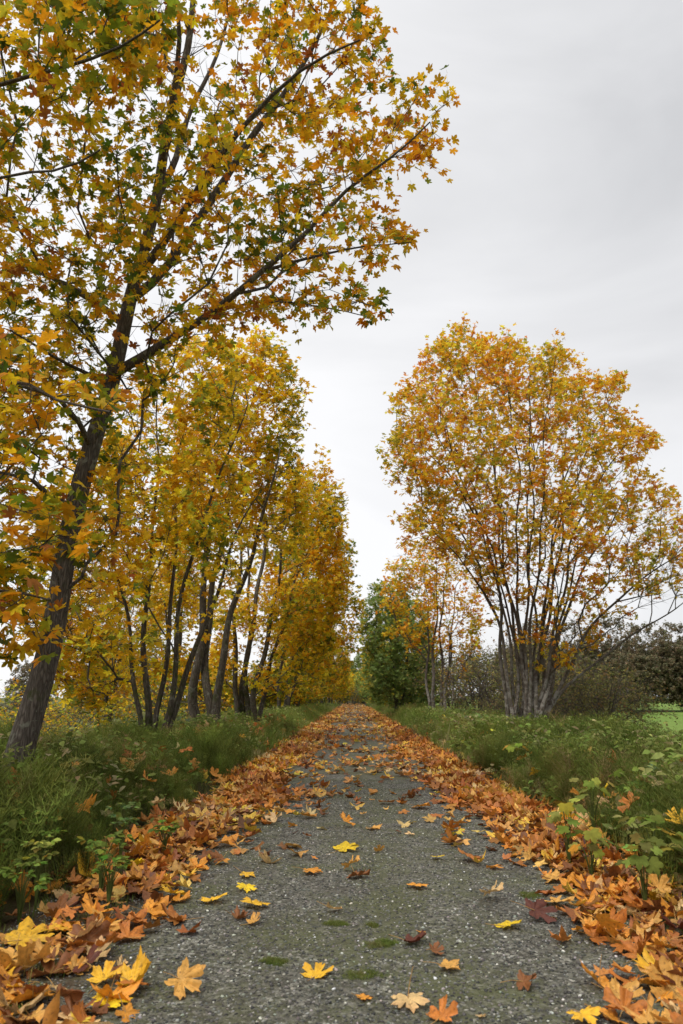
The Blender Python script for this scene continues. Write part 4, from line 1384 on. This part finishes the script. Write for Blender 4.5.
s1 = shrub((7.6, 23.5, terrain(7.6, 23.5)), 2.0, 2.6, 330, 12, 'brown-green thicket shrub directly right of the pale tree trunks', 'scrub behind the right bank', 401)
s2 = shrub((7.9, 26, terrain(7.9, 26)), 1.9, 2.4, 340, 11, 'twiggy brown shrub at the right end of the thicket, against the field', 'scrub behind the right bank', 402, leafy=.6)
s3 = shrub((-7.5, 20, terrain(-7.5, 20)), 1.9, 1.5, 220, 9, 'pale green bramble shrub in the meadow behind the leaning trunk', 'scrub behind the left row', 403, 'olive')
RS = 'scrub behind the right bank'
SC = [(s1, 8.2, 30, 1.1, 1.5, 'dark shrub in the second line of the thicket, behind the pale trunks'), (s2, 6.0, 33, 2.1, 1.35, 'dark green shrub left of the pale trunks of the great maple'),
      (s1, 6.4, 40, 3.3, 1.6, 'dark shrub right of the thin-crowned maple'), (s2, 8.6, 44, .3, 1.9, 'tall dark shrub between the thin-crowned and the great maple'),
      (s1, 10.0, 34, 5.1, 1.3, 'shrub at the field edge behind the twiggy one'), (s2, 12.5, 46, 4.1, 1.7, 'large dark shrub far behind the great maple'),
      (s1, 7.3, 55, 2.7, 2.0, 'dark shrub beside the green tree'), (s2, 15.2, 52, 1.7, 1.1, 'shrub standing out at the edge of the green field'),
      (s2, 5.6, 27, 4.4, .7, 'small shrub at the foot of the pale trunks, left side')]
for src, x, y, rz, s, lab in SC: copy_thing(src, (x, y, float(terrain(x, y))), rz, s, lab, RS)
LS = 'scrub behind the left row'
SC = [(s3, -9.5, 16, 1.0, 1.0, 'low bramble shrub left of the slender many-stemmed maple'), (s3, -6.6, 28, 2.0, 1.3, 'bramble shrub seen between the left trunks'),
      (s3, -10.8, 24, 3.0, 1.5, 'wide bramble shrub in the left meadow'), (s1, -7.0, 44, 4.0, 1.1, 'dark shrub behind the fifth left maple'),
      (s3, -14, 32, 5.0, 1.6, 'large pale shrub far out in the left meadow'), (s1, -5.6, 58, .5, 1.0, 'dark shrub under the far left maples'),
      (s1, -4.8, 75, 1.5, 1.0, 'dark shrub low under the farthest left maples'), (s1, .3, 128, 2.5, 1.3, 'dark shrub closing the far end of the path'),
      (s3, -8.0, 12.5, 4.4, .8, 'small bramble shrub just right of the leaning trunk foot')]
for src, x, y, rz, s, lab in SC: copy_thing(src, (x, y, float(terrain(x, y))), rz, s, lab, LS)

s4 = shrub((-4.7, 43, terrain(-4.7, 43)), 1.7, 3.4, 260, 8, 'gold-green thicket under the fifth left-hand maple', LS, 404, 'olive', .95, .2, 'far', 4, 4)
for y, x, z, lab in [(50, -4.7, 1.0, 'gold-green thicket after the fifth left maple'), (57, -4.3, 1.1, 'gold-green thicket under the sixth and seventh left maples'), (67, -4.2, 1.15, 'gold-green thicket past the seventh left maple'),
                     (82, -3.9, 1.2, 'gold-green thicket near the far end, left side'), (100, -3.4, 1.3, 'gold-green thicket beside the last left maples'), (120, -2.2, 1.5, 'gold-green thicket at the left of the path end'),
                     (140, 2.0, 1.7, 'gold-green thicket across the end of the path'), (31, -6.2, 1.1, 'gold-green thicket behind the fanning stems'), (148, -1.6, 2.0, 'tall gold-green thicket behind the path end, left half'), (154, .9, 2.2, 'tallest gold-green thicket closing the path end')]:
    copy_thing(s4, (x, y, float(terrain(x, y))), y * 1.3, z, lab, LS)
s5 = shrub((4.6, 52, terrain(4.6, 52)), 1.7, 3.2, 240, 8, 'green leafy thicket at the foot of the green tree', RS, 405, 'green', .95, .2, 'far', 4, 4)
for y, x, z, lab in [(66, 4.3, 1.1, 'green leafy thicket between the two nearer green trees'), (74, 4.1, 1.1, 'green leafy thicket after the second green tree'), (86, 3.9, 1.2, 'green leafy thicket before the last green tree'),
                     (104, 3.6, 1.4, 'green leafy thicket after the last green tree'), (122, 3.0, 1.6, 'green leafy thicket at the right of the path end')]:
    copy_thing(s5, (x, y, float(terrain(x, y))), y * 1.3, z, lab, RS)

# the far wood beyond the field, tree by tree
w1 = shrub((44, 116, -1), 4.5, 12.5, 560, 6, 'x', 'far wood beyond the green field', 501, 'darkwood', 1.0, .36, 'far', 5, 5, 'woodland_tree')
w2 = shrub((50, 117, -1), 5.0, 11, 560, 6, 'x', 'far wood beyond the green field', 502, 'darkwood', .9, .36, 'far', 5, 5, 'woodland_tree')
w1['label'] = 'dark woodland tree beyond the green field, left end of the far wood'
w2['label'] = 'dark broad woodland tree beyond the field, second from the left end of the far wood'
wr = R0(9)
nm = ['first', 'second', 'third', 'fourth', 'fifth', 'sixth', 'seventh', 'eighth', 'ninth', 'tenth', 'eleventh', 'twelfth', 'thirteenth', 'fourteenth', 'fifteenth', 'sixteenth', 'seventeenth', 'eighteenth']
for i in range(14):
    x = 26 + i * 3.4 + wr.uniform(-1, 1); y = 122 + wr.uniform(-4, 6)
    copy_thing(w1 if i % 2 else w2, (x, y, -1.0), wr.uniform(0, 6), wr.uniform(.85, 1.15), f'dark tree in the back line of the far wood, {nm[i]} from the left', 'far wood beyond the green field')
for i in range(9):
    x = -22 - i * 7 + wr.uniform(-1, 1); y = 85 + wr.uniform(-5, 12)
    copy_thing(w1 if i % 2 else w2, (x, y, -1.0), wr.uniform(0, 6), wr.uniform(.6, .85), f'dark tree across the left meadow, {nm[i]} out from the path', 'far trees across the left meadow')

# ------------------------------------------------------------------ sky and light
w = D.worlds.new('World'); scene.world = w; w.use_nodes = True
nt = w.node_tree; nt.nodes.clear()
wo = nt.nodes.new('ShaderNodeOutputWorld'); bg = nt.nodes.new('ShaderNodeBackground')
sky = nt.nodes.new('ShaderNodeTexSky'); sky.sky_type = 'NISHITA'; sky.sun_disc = False
SUN_EL, SUN_AZ = math.radians(48), math.radians(-25)
sky.sun_elevation = SUN_EL; sky.sun_rotation = SUN_AZ
bg.inputs['Strength'].default_value = .1
tc = nt.nodes.new('ShaderNodeTexCoord')
nz = nt.nodes.new('ShaderNodeTexNoise'); nz.inputs['Scale'].default_value = 1.9; nz.inputs['Detail'].default_value = 6; nz.inputs['Roughness'].default_value = .48; nz.inputs['Distortion'].default_value = .6
mp = nt.nodes.new('ShaderNodeMapping'); mp.inputs['Scale'].default_value = (1, 1, 2.2)
nt.links.new(tc.outputs['Generated'], mp.inputs[0]); nt.links.new(mp.outputs[0], nz.inputs['Vector'])
dt = nt.nodes.new('ShaderNodeVectorMath'); dt.operation = 'DOT_PRODUCT'
nt.links.new(tc.outputs['Generated'], dt.inputs[0]); dt.inputs[1].default_value = (-.85, .25, -.46)
m1 = nt.nodes.new('ShaderNodeMath'); m1.operation = 'MULTIPLY_ADD'
nt.links.new(nz.outputs[0], m1.inputs[0]); m1.inputs[1].default_value = 1.5
nt.links.new(dt.outputs['Value'], m1.inputs[2])
rp = nt.nodes.new('ShaderNodeValToRGB')
rp.color_ramp.elements[0].position = 0.0; rp.color_ramp.elements[1].position = 1.0
rp.color_ramp.elements[0].color = (.50, .505, .52, 1); rp.color_ramp.elements[1].color = (.84, .84, .85, 1)
mr = nt.nodes.new('ShaderNodeMapRange'); mr.inputs[1].default_value = .0; mr.inputs[2].default_value = .9
nt.links.new(m1.outputs[0], mr.inputs[0]); nt.links.new(mr.outputs[0], rp.inputs[0])
sc_ = nt.nodes.new('ShaderNodeVectorMath'); sc_.operation = 'SCALE'; sc_.inputs['Scale'].default_value = 10.0
nt.links.new(rp.outputs[0], sc_.inputs[0])
mx = nt.nodes.new('ShaderNodeMix'); mx.data_type = 'RGBA'; mx.inputs[0].default_value = .95
# an overcast sky is brightest overhead
sz = nt.nodes.new('ShaderNodeSeparateXYZ'); nt.links.new(tc.outputs['Generated'], sz.inputs[0])
mz = nt.nodes.new('ShaderNodeMapRange'); mz.interpolation_type = 'SMOOTHSTEP'
for i_, v_ in ((1, .72), (2, .98), (3, 10.0), (4, 26.0)): mz.inputs[i_].default_value = v_
nt.links.new(sz.outputs[2], mz.inputs[0]); nt.links.new(mz.outputs[0], sc_.inputs['Scale'])
nt.links.new(sky.outputs[0], mx.inputs[6]); nt.links.new(sc_.outputs[0], mx.inputs[7])
nt.links.new(mx.outputs[2], bg.inputs[0]); nt.links.new(bg.outputs[0], wo.inputs[0])
sd = D.lights.new('sun', 'SUN'); sd.energy = 1.5; sd.angle = math.radians(24); sd.color = (1, .96, .9)
so = D.objects.new('sun', sd); COL.objects.link(so)
dirv = Vector((math.sin(SUN_AZ) * math.cos(SUN_EL), math.cos(SUN_AZ) * math.cos(SUN_EL), math.sin(SUN_EL)))
dirv = Vector((-.35, -.45, .82))
so.rotation_euler = dirv.to_track_quat('Z', 'Y').to_euler()
sky.sun_rotation = math.atan2(dirv.x, dirv.y); sky.sun_elevation = math.asin(dirv.z / dirv.length)

vs = scene.view_settings
vs.view_transform = 'Standard'; vs.look = 'None'; vs.exposure = 0.28; vs.gamma = 1; vs.use_curve_mapping = False
scene.render.engine = 'CYCLES'
scene.cycles.max_bounces = 6
scene.cycles.diffuse_bounces = 3
scene.cycles.transmission_bounces = 4
scene.cycles.transparent_max_bounces = 4
scene.render.resolution_x = 683; scene.render.resolution_y = 1024
print('tris', sum(len(m.polygons) for m in D.meshes), 'objects', len(D.objects))
